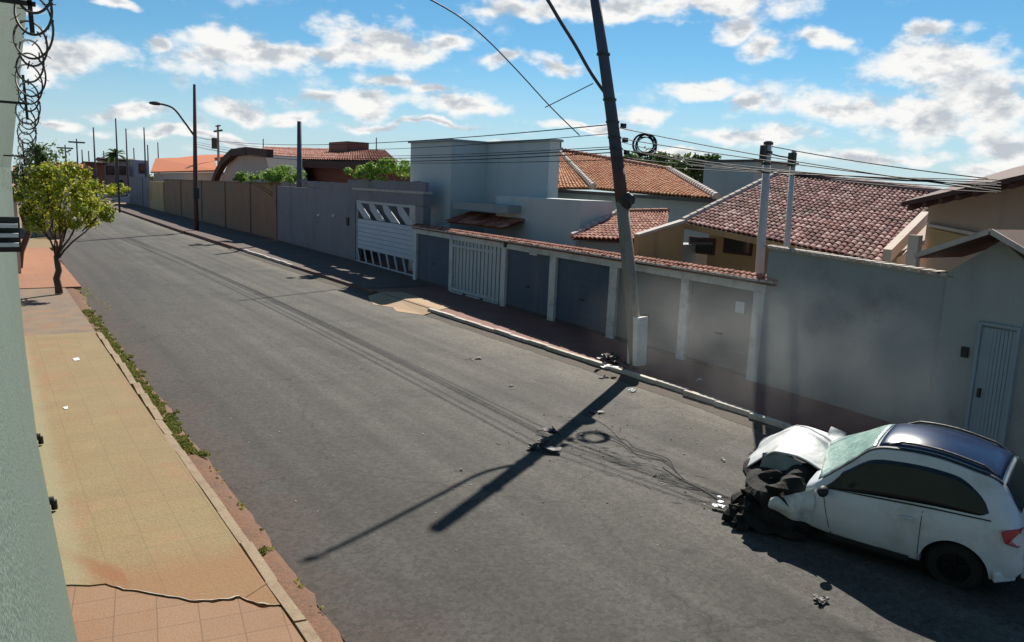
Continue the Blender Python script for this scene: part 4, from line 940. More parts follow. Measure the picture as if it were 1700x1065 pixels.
far_house('far brick house half hidden behind the street tree', 148, 172, 272, 335, 126, 'brickred', ((153, 160, 285, 300),), ('brownwood', .4))
far_house('far pale low house on the far left of the street', 96, 147, 280, 335, 140, 'whitewall', ((110, 122, 292, 304), (130, 140, 292, 304)), ('tiles_far', 1.0))
# pale low boundary wall at the very end
g = plain_wall('boundary_wall', 'low pale wall across the far end of the street', [(4, 119, 1.3), (24, 119.2, 1.3)], 'whitewall', th=.2)
for o in g.children: pass
# left side, beyond the green wall
n0 = gy(26, 292, 44); 
plain_wall('boundary_wall', 'pale garden wall beyond the green wall on the left pavement', [(.85, 36, 2.9), (.9, 47, 3.0)], 'cream', th=.2, cap='mortar')
far_house('low tiled house behind the street tree on the left', 40, 100, 300, 372, 56, 'peach', ((60, 75, 320, 340),), ('tiles_far', .8))
rd = random.Random(21)
bush_tree('conifer', 'dark green conifer rising behind the street tree', 'tree', (1.0, 38, 0), pxblobs([(62, 258, .5), (58, 275, .8), (66, 290, .9), (50, 300, .8), (75, 305, .7), (45, 285, .5)], 38, rd), 3000, .10, 'leaf2', 3, trunk=.15, flat=1.3)
bush_tree('tree', 'small pale yellow-green tree at the far end of the street', 'tree', gz(190, 335, 0), pxblobs([(188, 314, .6), (196, 310, .6), (202, 315, .5), (182, 319, .5)], 100, rd), 700, .2, 'leaf', 4, trunk=.12)
bush_tree('shrub', 'bright green shrub showing above the tan wall, in front of the cream gable', 'shrub', (19, 54, 0), pxblobs([(415, 293, .45), (440, 290, .55), (462, 288, .6), (480, 286, .6), (455, 298, .5), (400, 296, .3), (485, 296, .4)], 54, rd, .5), 3600, .11, 'leaf3', 5)
bush_tree('shrub', 'bright green shrub showing above the grey gated wall, beside the modern house', 'shrub', (18.8, 36, 0), pxblobs([(600, 282, .35), (620, 278, .42), (645, 274, .5), (665, 276, .45), (672, 286, .4), (635, 288, .4), (610, 290, .3)], 36.5, rd, .4), 3600, .085, 'leaf3', 6)
bush_tree('tree', 'dark round tree beyond the orange roof, under the cable coil', 'tree', (38, 37, 0), pxblobs([(1055, 272, 1.0), (1075, 268, 1.1), (1092, 275, .9), (1040, 282, .9), (1075, 284, 1.2)], 38, rd), 2500, .22, 'leaf2', 7, trunk=.2)
bush_tree('tree', 'dark low tree beyond the orange roof, beside the dark grey block', 'tree', (40, 32, 0), pxblobs([(1118, 280, 1.0), (1138, 276, 1.1), (1156, 284, .9), (1170, 292, .9)], 33, rd), 2500, .22, 'leaf2', 8, trunk=.2)
def palm():
    base = Vector((gy(192, 300, 124).x, 124, 0)); top = gy(193, 255, 124); t = thing('palm_tree', 'dark palm standing over the houses at the end of the street', 'tree', tuple(base))
    MB().tube([base, top], [.25, .15], 7).build('trunk', 'bark', t)
    mb = MB(); rd = random.Random(2)
    for k in range(26):
        a = rd.uniform(0, 6.28); e = rd.uniform(-.3, 1.0); d = Vector((math.cos(a) * math.cos(e), math.sin(a) * math.cos(e), math.sin(e))); s = d.cross(Vector((0, 0, 1))).normalized() * .25
        p = [top + d * (2.3 * q) + Vector((0, 0, -1.3 * q * q)) for q in (0, .33, .66, 1)]
        mb.poly([p[0] - s * .3, p[1] - s, p[2] - s, p[3], p[2] + s, p[1] + s, p[0] + s * .3])
    mb.build('crown', 'leaf2', t)
palm()
# distant tree line and roofs along the horizon
rd = random.Random(31)
mb = MB(); bl = []
for i in range(150):
    x = -60 + i * 3.2 + rd.uniform(-2, 2); bl.append((Vector((x, 330 + rd.uniform(-15, 15) - max(0, x - 60) * .5, rd.uniform(1, 2.5))), rd.uniform(2, 3.5)))
leaves(mb, bl, 16000, .8, rd, .7); struct(mb.build('distant_trees', 'leaf2'), 'stuff')

# ------------------------------------------------------------------ poles, lamps and wires
# the leaning pole
B0 = Vector((12.82, 13.57, .15)); TP = Vector((11.78, 14.66, 8.6))
def pole_at(z):
    t = (z - .15) / (TP.z - .15); return B0.lerp(TP, t) + Vector((.83, -.55, 0)) * .10 * 4 * t * (1 - t)
t = thing('utility_pole', 'tall leaning utility pole with a dark upper half and a whitewashed foot, beside the kerb', 'utility pole', tuple(B0))
zs = [(0.0, .15), (1.32, .14)]
MB().tube([B0 + Vector((0, 0, -.1)), pole_at(1.0), pole_at(2.2), pole_at(4.0)], [.165, .165, .16, .15], 14).build('shaft', 'pole', t, smooth=True)
MB().tube([pole_at(4.0), pole_at(4.75)], [.152, .146], 14).build('painted_band', 'polerust', t, smooth=True)
MB().tube([pole_at(4.75), pole_at(6), pole_at(7.3), TP], [.145, .137, .125, .112], 14).build('upper_shaft', 'poledark', t, smooth=True)
MB().hexa([B0 + Vector(q) for q in ((-.16, -.18, -.1), (.17, -.18, -.1), (.17, .17, -.1), (-.16, .17, -.1), (-.21, -.17, 1.16), (.10, -.19, 1.20), (.10, .15, 1.12), (-.21, .17, 1.18))]).build('concrete_foot', 'polebase', t, bevel=.02)
# clamps and cable junction clutter
for z in (4.95, 5.2, 5.45, 5.8, 6.3, 7.3):
    c = pole_at(z); MB().tube([c + Vector((0, 0, -.025)), c + Vector((0, 0, .025))], .158, 12).build('clamp', 'dark', t)
for z in (5.12, 5.4, 5.72):
    c = pole_at(z); MB().box(c.x + .13, c.x + .24, c.y - .2, c.y - .1, c.z - .05, c.z + .06).build('insulator', 'dark', t, bevel=.01)
MB().blob(pole_at(4.02) + Vector((.06, -.08, 0)), .19, 7, (1, 1, 1.0), .4).build('junction_box', 'dark', t)
# curved lamp arm
at_ = pole_at(6.3)
arm = [at_, Vector((11.88, 14.74, 6.90)), Vector((11.36, 14.72, 7.45)), Vector((10.84, 14.63, 7.88)), Vector((10.45, 14.59, 8.25)), Vector((10.2, 14.57, 8.45))]
def smoothpath(p, n=6):
    o = []
    for i in range(len(p) - 1):
        a = p[max(i - 1, 0)]; b = p[i]; c = p[i + 1]; d = p[min(i + 2, len(p) - 1)]
        for k in range(n):
            s = k / n; o.append(.5 * ((2 * b) + (c - a) * s + (2 * a - 5 * b + 4 * c - d) * s * s + (3 * b - a - 3 * c + d) * s ** 3))
    o.append(p[-1]); return o
la = MB().tube(smoothpath(arm), .04, 8).build('lamp_arm', 'poledark', t, smooth=True)
MB().blob(arm[-1] + Vector((-.10, .0, .06)), .07, 6, (2.0, .9, .5), .1).build('lamp_head', 'dark', la, smooth=True)
# coil of spare cable hanging by the pole
cc = gx(1070, 241, 13.1); t = thing('cable_coil', 'loose black coil of spare cable hanging on the wires beside the leaning pole', 'cable', tuple(cc))
mb = MB(); rd = random.Random(3); v = (cc - Vector((0, 0, CAMZ))).normalized(); u = Vector((0, 0, 1)).cross(v).normalized(); w = v.cross(u)
for k in range(8):
    pts = []; ro = rd.uniform(.19, .27); ox, oz, tl = rd.uniform(-.05, .05), rd.uniform(-.05, .05), rd.uniform(-.5, .5)
    for i in range(25):
        a = i / 24 * 2 * math.pi; pts.append(cc + u * (math.cos(a) * ro + ox) + w * (math.sin(a) * ro * 1.0 + oz) + v * math.cos(a) * tl * .2)
    mb.tube(pts, .013, 6, cap=False)
mb.build('loops', 'wire', t)

def sag(a, b, s, n=24):
    a = Vector(a); b = Vector(b); return [a.lerp(b, i / n) + Vector((0, 0, -4 * s * (i / n) * (1 - i / n))) for i in range(n + 1)]
def wire(label, a, b, s, r=.014, group=None, name='overhead_cable'):
    return tag(MB().tube(sag(a, b, s), r, 5).build(name, 'wire'), label, 'cable', group)
def conc_pole(label, base, top, r=.13, mat='pole', extras=None, group='distant utility poles'):
    base = Vector(base); top = Vector(top); t = thing('utility_pole', label, 'utility pole', tuple(base), group)
    MB().tube([base, top], [r, r * .7], 10).build('shaft', mat, t, smooth=True); return t
# far lamp post
fb = Vector((13.0, 61.6, .12)); ft = gx(332, 136, 13.0); ft.y = 61.0
t = thing('street_lamp', 'dark pole with a curved lamp arm in front of the stained tan wall', 'street lamp', tuple(fb))
MB().tube([fb, Vector((13, 61.5, 4)), ft], [.17, .16, .10], 12).build('pole', 'polerust', t, smooth=True)
fa = gx(322, 226, 13); arm = [Vector((13, 61.4, fa.z)), gx(306, 202, 12.2), gx(285, 178, 11.3), gx(262, 171, 10.4)]
for i, p in enumerate(arm): p.y = 61.4; 
arm = [Vector((13, 61.4, fa.z)), gy(306, 202, 61), gy(287, 179, 61), gy(262, 171, 61)]
la = MB().tube(smoothpath(arm), .07, 8).build('lamp_arm', 'poledark', t, smooth=True)
MB().blob(arm[-1] + Vector((-.15, 0, -.02)), .28, 6, (1.6, .8, .5), .1).build('lamp_head', 'dark', la, smooth=True)
c = gx(325, 318, 13); MB().box(12.75, 13.15, 61.1, 61.35, c.z - .5, c.z + .3).build('meter_box', 'dark', t)
# pole rising behind the grey wall
a = gx(497, 305, 17); b = gx(497, 201, 17)
t = conc_pole('slim bare concrete pole rising behind the join of the tan and grey walls', (17, a.y, 0), b, .2, 'poledark', group=None)
# pole and thinner pole at the tall street wall
a = gx(1266, 440, 14.9); b = gx(1276, 234, 14.9)
t = conc_pole('pale concrete pole with cable clamps standing behind the end of the garage row', (14.9, a.y, 0), b, .12, 'palepole', group=None)
for dz in (.05, .25, .5): MB().tube([b + Vector((0, 0, -dz - .03)), b + Vector((0, 0, -dz + .03))], .11, 10).build('clamp', 'dark', t)
MB().box(b.x - .2, b.x - .1, b.y - .06, b.y + .06, b.z - .45, b.z - .1).build('insulator', 'dark', t)
pole1 = b.copy()
a = gx(1312, 405, 15.4); b = gx(1318, 250, 15.4)
t = conc_pole('thinner weathered service pole in front of the purple tiled roof', (15.4, a.y, 0), b, .085, 'palepole', group=None)
MB().box(b.x - .14, b.x - .04, b.y - .12, b.y + .04, b.z - .35, b.z - .05).build('clamp', 'dark', t)
pole2 = b.copy()
# pole with cross-arm and transformer beyond the far lamp
a = gx(362, 265, 26); b = gx(362, 207, 26)
t = conc_pole('utility pole with a cross-arm and a small transformer behind the orange roof', (26, a.y, 0), b, .2, 'pole', group=None)
c = gx(362, 217, 26); MB().box(25.9, 26.1, c.y - 2.0, c.y + 2.0, c.z - .1, c.z + .12).box(25.9, 26.1, b.y - 1.0, b.y + 1.0, b.z - .2, b.z - .05).build('cross_arm', 'dark', t)
c = gx(359, 238, 26); MB().tube([c + Vector((-.3, -.35, -.7)), c + Vector((-.3, -.35, .7))], .38, 10).build('transformer', 'dark', t)
# distant poles: pixel, top, distance, arm
DP = [(155, 211, 100, 0), (192, 196, 92, 0), (209, 213, 120, 0), (239, 211, 118, 0), (245, 240, 135, 0), (127, 230, 120, 1), (108, 240, 130, 1), (93, 250, 150, 0), (136, 248, 165, 0), (147, 250, 180, 0),
      (172, 250, 190, 0), (222, 245, 170, 0), (262, 236, 190, 0), (625, 228, 110, 0), (437, 230, 150, 0)]
labs = ['second tall thin pole right of the tree crown', 'tallest distant pole, rising through the palm', 'thin distant pole just right of the palm', 'thin pale distant pole left of the orange roof', 'short distant pole at the edge of the orange roof',
        'distant pole with a cross-arm above the left of the tree crown', 'small distant pole with a cross-arm at the left of the tree', 'faint distant pole over the far left trees', 'faint short pole behind the street tree crown', 'faint pole just left of the brick house',
        'faint pole above the roof of the brick house', 'faint pole above the blue-grey house', 'faint short pole over the bright orange roof', 'thin pole tip above the dark red roof near the modern house', 'thin pole tip above the cream gable']
for (px_, py_, Y, arm_), lb in zip(DP, labs):
    tp = gy(px_, py_, Y); t = conc_pole(lb, (tp.x, Y, 0), tp, .05 + Y * .0006, 'poledark', group='distant utility poles')
    if arm_: w = .6 + Y * .003; MB().box(tp.x - w, tp.x + w, Y - .08, Y + .08, tp.z - .55, tp.z - .35).build('cross_arm', 'dark', t)

# wires between the leaning pole, the far lamp post and the poles to the right
grp = 'overhead cables along the right side of the street'
c = 0
ends = []
for i, (za, zb, s) in enumerate(((5.12, 6.3, .58), (5.20, 6.45, .56), (5.75, 6.9, .5))):
    p = pole_at(za); q = Vector((13, 61.3, zb)); wire('slack black cable from the leaning pole to the far lamp post', p, q, s, .013, grp)
for i, (za, dz, s, r_) in enumerate(((5.0, -.1, .12, .018), (5.2, -.28, .2, .018), (5.45, -.2, .1, .014), (5.7, -.05, .15, .014))):
    p = pole_at(za); wire('slack cable running from the leaning pole over the garage row towards the brown eave', p, gx(1662, 303 + i * 5, 12.6), s * .5, .010, grp)
for i in range(4):
    wire('thin slack cable running from the leaning pole over the garage row towards the brown eave', pole_at(4.85 + i * .18), gx(1655, 298 + i * 7, 12.9), .05 + .05 * i, .008, grp)
for i in range(3): wire('thin slack cable from the leaning pole to the far lamp post', pole_at(4.95 + i * .3), Vector((13, 61.3, 6.2 + i * .4)), .45 + .1 * i, .009, grp)
wire('thin cable from the pale concrete pole out to the right over the purple roof', pole1 + Vector((0, 0, -.1)), gx(1640, 296, 17), .05, .012)
wire('cable joining the pale concrete pole and the thinner service pole', pole1 + Vector((0, 0, -.25)), pole2 + Vector((0, 0, -.15)), .03, .016, grp)
# wires on to the near side of the street, seen against the sky
p = gy(958, 222, 17.5); q = gy(700, -20, 9.0)
tag(MB().tube(smoothpath([gy(962, 224, 46), gy(915, 178, 44), gy(860, 118, 42), gy(805, 62, 40), gy(755, 22, 39), gy(690, -14, 38)], 4), .042, 6).build('overhead_cable', 'wire', smooth=True), 'thin cable curving down from the top of the sky towards the leaning pole', 'cable')
wire('faint service cable slanting across the sky left of the leaning pole', gy(985, 138, 42), gy(905, 178, 45), .0, .035)
# thin dark lines laid on the road in place of the overhead cables' shadows
def ground_path(pl, z=.02): return [gz(x, y, z) for x, y in pl]
fc = MB(); rd = random.Random(91)
for k in range(4):
    pl = [(x + rd.uniform(-14, 14), y + rd.uniform(-9, 9)) for x, y in ((975, 690), (1000, 712), (1030, 735), (1062, 752), (1095, 768), (1125, 790), (1155, 806))]
    fc.tube(smoothpath(ground_path(pl[rd.randint(0, 2):rd.randint(5, 7)], .008), 6), .004, 5)
fc.tube(smoothpath(ground_path([(1100, 775), (1130, 795), (1165, 812), (1190, 828), (1208, 842)], .012), 5), .007, 5)
tag(fc.build('cable_shadow', 'wire'),
    'tangle of dark lines drawn as cable shadow on the road between pole and car', 'cable')

# ------------------------------------------------------------------ debris
def shard(seed, c, r, mat, label, cat='debris', name='debris_piece', flat=.35, n=7, grp=None):
    rd = random.Random(seed); mb = MB(); c = Vector(c)
    for k in range(n):
        d = Vector((rd.gauss(0, .45), rd.gauss(0, .45), 0)) * r; p = c + d; q = r * rd.uniform(.18, .5); kind = rd.random()
        if kind < .45:      # torn flat plate, bent along the middle
            m = rd.randint(5, 7); a0 = rd.uniform(0, 6.28); tz = Vector((rd.uniform(-.5, .5), rd.uniform(-.5, .5), 0)) * flat; pts = []
            for i_ in range(m):
                a = a0 + 6.283 * i_ / m; v = Vector((math.cos(a), math.sin(a), 0)) * q * rd.uniform(.5, 1.25); v.z = abs(v.dot(tz)) + .01; pts.append(p + v)
            mb.prism(pts, (0, 0, .006 + r * .03))
        elif kind < .8:     # broken lump
            mb.blob(p + Vector((0, 0, q * .3 * flat)), q * .6, 4, (rd.uniform(.7, 1.4), rd.uniform(.7, 1.3), .35 + .5 * flat), 1.1, seed + k)
        else:
            e = Vector((rd.uniform(-1, 1), rd.uniform(-1, 1), rd.uniform(0, .4) * flat)).normalized() * q * 1.3; w = q * .25; mb.bar(p - e, p + e, w, w * .4)
    lowz = min(v.z for v in mb.v)
    for v in mb.v: v.z += c.z - lowz + .003
    return tag(mb.build(name, mat), label, cat, grp)
shard(1, gz(900, 742), .26, 'black', 'black torn bumper scrap lying in the pole\'s shadow on the road', flat=.5)
shard(2, gz(916, 722), .2, 'rim', 'pale grey crumpled metal scrap beside the black bumper scrap', n=8)
shard(5, gz(787, 596), .16, 'black', 'small dark curled scrap on the road, up the street from the pole')
shard(4, gz(848, 641), .07, 'black', 'tiny dark scrap on the road between the curled scrap and the bumper scrap')
shard(5, gz(762, 781), .05, 'black', 'tiny dark chip beside the thin lamp arm shadow')
shard(6, gz(985, 684), .16, 'dark', 'dark scrap lying against the right side of the pole shadow')
shard(7, gz(1362, 1000), .12, 'black', 'black lump of plastic at the lower edge of the car\'s shadow', flat=.9, n=9)
shard(8, gz(1052, 650), .12, 'signwhite', 'small pale chip just below the kerb by the pole foot', n=5)
shard(9, gz(1198, 764), .06, 'dark', 'tiny dark chip on the road ahead of the wrecked car')
shard(10, gz(1088, 790), .05, 'dark', 'tiny chip below the drawn cable shadow')
# wreckage piled at the pole foot
shard(11, gz(1020, 600, .17), .34, 'rim', 'bent grey metal strips piled against the pole foot', n=12, flat=.9)
shard(12, gz(1036, 618, .02), .3, 'engine', 'blackened wreckage lying in the gutter at the pole foot', n=14, flat=1.0)
shard(13, gz(1012, 612, .17), .2, 'signwhite', 'white broken body panel piece on the kerb by the pole foot', n=5, flat=.6)
shard(14, gz(1195, 843), .16, 'signwhite', 'pale bent strip on the road touching the crushed car front', n=7, flat=.8)
shard(15, gz(1160, 632, .15), .12, 'signwhite', 'pale rubble scraps on the pavement right of the pole', n=4)
rd = random.Random(70); mb = MB()
for _ in range(150):
    t_ = rd.random(); c = gz(lerp(925, 1195, t_) + rd.gauss(0, 10), lerp(708, 832, t_) + rd.gauss(0, 9 + 10 * (1 - t_)), .0045 + rd.random() * .003); q = rd.uniform(.02, .13); a = rd.gauss(-.95, .35); dx, dy = math.cos(a), math.sin(a)
    mb.poly([c + Vector((dx * q * u_ - dy * w_ * q, dy * q * u_ + dx * w_ * q, 0)) for u_, w_ in ((-1, rd.uniform(-.05, .05)), (-.4, -.13 * rd.random() - .03), (.5, -.1 * rd.random() - .03), (1, 0), (.3, .14 * rd.random() + .02), (-.5, .1 * rd.random() + .02))])
X['sliver'] = material('dark_sliver', (.018, .017, .016), (.035, .033, .03), scale=6, bump=.2, coord='World')
struct(mb.build('dark_slivers', 'sliver'), 'stuff')  # thin dark slivers strewn in a band on the road
rd = random.Random(77); mb = MB()
for _ in range(120):
    c = gz(rd.gauss(1010, 110), rd.gauss(725, 55), .0)
    if c.x > 11.8: continue
    r = rd.uniform(.005, .018); mb.blob(c + Vector((0, 0, r * .4)), r, 3, (1, 1, .6), .5, rd.random() * 9)
struct(mb.build('glass_grit', 'dark'), 'stuff')
rd = random.Random(78); mb = MB()
for _ in range(260):
    c = Vector((rd.uniform(3, 11.5), rd.uniform(6, 40), 0)); r = rd.uniform(.006, .016); mb.blob(c + Vector((0, 0, r * .4)), r, 3, (1, 1, .6), .5, rd.random() * 9)
struct(mb.build('pale_grit', 'kerbwhite'), 'stuff')
tag(MB().prism([gz(120, 595, .158), gz(130, 593, .158), (gz(133, 597, .158)), gz(124, 599, .158)], (0, 0, .006)).build('paper_scrap', 'signwhite'), 'flattened white paper scrap on the left pavement, nearer the tree', 'litter')
tag(MB().prism([gz(104, 676, .158), gz(113, 674, .158), (gz(112, 679, .158)), gz(107, 679, .158)], (0, 0, .006)).build('paper_scrap', 'signwhite'), 'small white scrap on the left pavement close to the green wall', 'litter')

# ------------------------------------------------------------------ the wrecked car
CARP = (9.46, 4.20, 0.0); YAW, PIT, ROL = R(106.5), R(3.0), R(-5.5)
car = thing('wrecked_car', 'white hatchback with a dark roof and a crushed black front, stopped on the road', 'car', CARP)
car.rotation_euler = (Matrix.Rotation(YAW, 3, 'Z') @ Matrix.Rotation(PIT, 3, 'Y') @ Matrix.Rotation(ROL, 3, 'X')).to_euler()
# x, half width, belt z, belt half, roof edge z, roof half, centre z, sill z
ST = [(-.66, .60, .84, .56, .90, .48, .92, .36), (-.62, .68, .88, .64, .95, .56, .98, .33), (-.56, .73, .91, .69, 1.06, .56, 1.10, .30), (-.40, .765, .93, .70, 1.29, .50, 1.34, .27), (-.15, .785, .94, .72, 1.375, .505, 1.45, .28),
      (.25, .79, .94, .72, 1.46, .51, 1.54, .29), (.65, .79, .93, .72, 1.465, .51, 1.545, .30), (.92, .79, .92, .715, 1.41, .51, 1.485, .31), (1.15, .785, .915, .71, 1.22, .56, 1.285, .33), (1.50, .775, .90, .70, .945, .655, .985, .37), (1.62, .76, .87, .68, .89, .63, .93, .40)]
def stat(x):
    x = max(ST[0][0], min(ST[-1][0], x))
    for i in range(len(ST) - 1):
        if x <= ST[i + 1][0]: break
    a = ST[max(i - 1, 0)]; b = ST[i]; c = ST[i + 1]; d = ST[min(i + 2, len(ST) - 1)]; s = (x - b[0]) / (c[0] - b[0])
    out = []
    for k in range(1, 8):
        m0 = (c[k] - a[k]) / max(c[0] - a[0], 1e-6) * (c[0] - b[0]); m1 = (d[k] - b[k]) / max(d[0] - b[0], 1e-6) * (c[0] - b[0])
        h = (2 * s ** 3 - 3 * s * s + 1) * b[k] + (s ** 3 - 2 * s * s + s) * m0 + (-2 * s ** 3 + 3 * s * s) * c[k] + (s ** 3 - s * s) * m1
        out.append(h)
    return out
def profile(x):
    w, zb, yb, zr, yr, zc, zs = stat(x)
    return [(0, zs - .02), (w * .75, zs - .02), (w - .05, zs), (w - .01, zs + .07), (w, zs + .2), (w + .004, .58), (w - .01, .72), (w - .035, zb - .07), (yb + .005, zb - .01), (yb, zb + .0),
            (lerp(yb, yr, .33), lerp(zb, zr, .36)), (lerp(yb, yr, .68), lerp(zb, zr, .72)), (yr, zr), (yr - .06, zr + (zc - zr) * .35), (yr * .6, zr + (zc - zr) * .75), (yr * .3, zr + (zc - zr) * .95), (0, zc)]
def sidept(x, t, off=.006, s=1):      # t 0 belt .. 1 roof edge
    w, zb, yb, zr, yr, zc, zs = stat(x); y = lerp(yb, yr, t); z = lerp(zb, zr, t); n = Vector((0, zr - zb, yb - yr)).normalized()
    return Vector((x, (y + n.y * off) * s, z + n.z * off))
def toppt(x, u, off=.006):            # u -1..1 across the roof
    w, zb, yb, zr, yr, zc, zs = stat(x); z = zr + (zc - zr) * (1 - abs(u) ** 2.6); return Vector((x, yr * u, z + off))
xs = [ST[0][0] + (ST[-1][0] - ST[0][0]) * i / 46 for i in range(47)]
mb = MB()
rings = []
for x in xs:
    p = profile(x); ring = [Vector((x, y, z)) for y, z in p] + [Vector((x, -y, z)) for y, z in reversed(p[1:-1])]; rings.append(ring)
n = len(rings[0])
for r_ in rings: mb.v += r_
for i in range(len(rings) - 1):
    for k in range(n): a = i * n + k; b = i * n + (k + 1) % n; mb.f.append((a, b, b + n, a + n))
mb.f.append(tuple(range(n))); mb.f.append(tuple(reversed(range((len(rings) - 1) * n, len(rings) * n))))
body = mb.build('body', 'carwhite', car, smooth=True, local=True)
body.data.set_sharp_from_angle(angle=R(32))
# cut the rear wheel arches out of the body
cut = MB(); cut.tube([(-.03, -.9, .30), (-.03, -.50, .30)], .345, 40).tube([(-.03, .50, .30), (-.03, .9, .30)], .345, 40); co = cut.build('cutter', 'black', None, local=True)
co.parent = car; bpy.context.view_layer.update()
mo = body.modifiers.new('b', 'BOOLEAN'); mo.object = co; mo.operation = 'DIFFERENCE'; mo.solver = 'EXACT'
dg = bpy.context.evaluated_depsgraph_get(); nm = D.meshes.new_from_object(body.evaluated_get(dg)); body.modifiers.clear(); body.data = nm
D.objects.remove(co)
if len(nm.materials) == 0: nm.materials.append(X['carwhite'])
MB().tube([(-.03, -.52, .30), (-.03, .52, .30)], .34, 24).build('wheel_well', 'black', car, local=True)
def grid_panel(name, pf, nu, nv, mat, th=.004, smooth=True, parent=None):
    mb = MB()
    for i in range(nu + 1):
        for j in range(nv + 1): mb.v.append(pf(i / nu, j / nv))
    for i in range(nu):
        for j in range(nv): a = i * (nv + 1) + j; mb.f.append((a, a + 1, a + nv + 2, a + nv + 1))
    o = mb.build(name, mat, parent or car, smooth=smooth, local=True)
    if th: sm = o.modifiers.new('s', 'SOLIDIFY'); sm.thickness = th; sm.offset = 0
    return o
# side windows: one long tapering band each side
def winshape(u):       # u 0 rear .. 1 front ; returns x, t range
    x = lerp(-.33, 1.38, u); top = .80
    w, zb, yb, zr, yr, zc, zs = stat(x)
    if u < .22: top = .80 * (.22 + .78 * math.sin(u / .22 * math.pi / 2) ** .6)
    bot = .03 + .05 * (1 - u) + (.10 * (1 - u / .06) ** 2 if u < .06 else 0)
    if u > .9: top = lerp(.80, .2, (u - .9) / .1)
    return x, bot, max(top, bot + .02)
for s in (1, -1):
    def pf(u, v, s=s):
        x, b, t_ = winshape(u); return sidept(x, lerp(b, t_, v), .007, s)
    grid_panel('side_window', pf, 40, 6, 'carglass', .004)
    def pf(u, v, s=s): return sidept(lerp(-.36, 1.40, u), -.005 + v * .03, .009, s)
    grid_panel('belt_trim', pf, 30, 1, 'black', .004)
    def pf(u, v, s=s):
        x = lerp(-.42, 1.45, u); return toppt(x, s * lerp(.90, .98, v), .012)
    grid_panel('roof_gutter', pf, 40, 2, 'black', .004)
# door shut lines
for s in (1, -1):
    for (xa, xb) in ((.33, .30), (1.28, 1.40)):
        mb = MB(); pts = []
        for k in range(9):
            z = lerp(.30, .90, k / 8); x = lerp(xa, xb, (k / 8)); pr = profile(x)
            yv = None
            for (y0, z0), (y1, z1) in zip(pr[2:10], pr[3:10]):
                if z0 <= z <= z1: yv = lerp(y0, y1, (z - z0) / (z1 - z0)); break
            pts.append(Vector((x, s * ((yv or .78) + .0005), z)))
        mb.tube(pts, .005, 4); mb.build('shut_line', 'black', car, local=True)
    pr = stat(.5); MB().bar((.38, s * .79, .80), (.52, s * .79, .80), .03, .022).build('door_handle', 'carwhite', car, local=True, bevel=.005)
def pf(u, v): return toppt(lerp(-.40, .86, u), lerp(-.86, .86, v), .010)
grid_panel('roof_panel', pf, 30, 14, 'carroof', .004)
def pf(u, v):
    x = lerp(.89, 1.50, u); q = toppt(x, lerp(-.93, .93, v), .010); q.x += .30 * u * (1 - v) ** 1.2; q.z += .05 * u * (1 - v); q.z += -.012 * noise.noise(Vector((u * 5, v * 5, 1))); return q
grid_panel('windscreen', pf, 14, 16, 'shattered', .004)
def pf(u, v):
    x = lerp(-.595, -.43, u); return toppt(x, lerp(-.9, .9, v), .014) + Vector((-.012, 0, 0))
grid_panel('rear_window', pf, 10, 12, 'carglass', .004)
for s in (1, -1):      # roof rails
    MB().tube([toppt(lerp(-.35, .75, k / 8), s * .80, .045 if 0 < k < 8 else .0) for k in range(9)], .014, 6).build('roof_rail', 'dark', car, local=True)
    MB().prism([(-.665, s * .46, .70), (-.61, s * .70, .70), (-.50, s * .765, .75), (-.46, s * .755, .87), (-.60, s * .68, .90), (-.665, s * .44, .88)], (-.010, s * .016, 0)).build('tail_lamp', 'tail', car, local=True, bevel=.004)
    MB().blob((1.36, s * .86, .93), .085, 7, (.75, 1.0, .8), .05).bar((1.36, s * .70, .90), (1.36, s * .82, .92), .04, .03).build('mirror', 'black', car, local=True, smooth=True)
MB().bar((-.67, -.55, .36), (-.67, .55, .36), .06, .16).bar((-.60, .62, .34), (-.42, .775, .33), .05, .12).build('rear_bumper', 'carwhite', car, local=True, bevel=.02)
MB().bar((1.35, .765, .335), (.42, .775, .30), .03, .05).build('sill_trim', 'black', car, local=True)
MB().box(-.5, 1.6, -.62, .62, .16, .36).build('underbody_shade', 'engine', car, local=True)  # black box filling the gap below the sill in place of shadow
def wheel(x, y, z, name='wheel', tilt=0):
    s = 1 if y > 0 else -1; root = MB(); R_, r0, wd = .285, .17, .17
    prof = [(r0, -wd / 2), (R_ - .03, -wd / 2), (R_, -wd / 2 + .03), (R_, wd / 2 - .03), (R_ - .03, wd / 2), (r0, wd / 2)]; n = 32
    for k in range(n):
        a = 2 * math.pi * k / n
        for (r, w) in prof: root.v.append(Vector((r * math.cos(a), w, r * math.sin(a))))
    m = len(prof)
    for k in range(n):
        for j in range(m): a = k * m + j; b = k * m + (j + 1) % m; c = ((k + 1) % n) * m; root.f.append((a, b, c + (j + 1) % m, c + j))
    rm = MB().tube([(0, s * (wd / 2 - .05), 0), (0, s * (wd / 2 - .035), 0)], r0 + .004, 24)
    for k in range(5):
        a = 2 * math.pi * k / 5 + .3; rm.bar((0, s * (wd / 2 - .02), 0), (r0 * math.cos(a), s * (wd / 2 - .02), r0 * math.sin(a)), .05, .03, (0, 1, 0))
    for b in (root, rm):
        for v in b.v:
            v.rotate(Matrix.Rotation(tilt, 3, 'Z')); v += Vector((x, y, z))
    w = root.build(name, 'tyre', car, smooth=False, local=True); w.data.set_sharp_from_angle(angle=R(40)); rm.build('rim', 'rim', w, local=True)
wheel(-.03, .64, .30); wheel(-.03, -.64, .30); wheel(2.02, -.66, .36, tilt=.4); wheel(1.86, .50, .38, tilt=-.5)
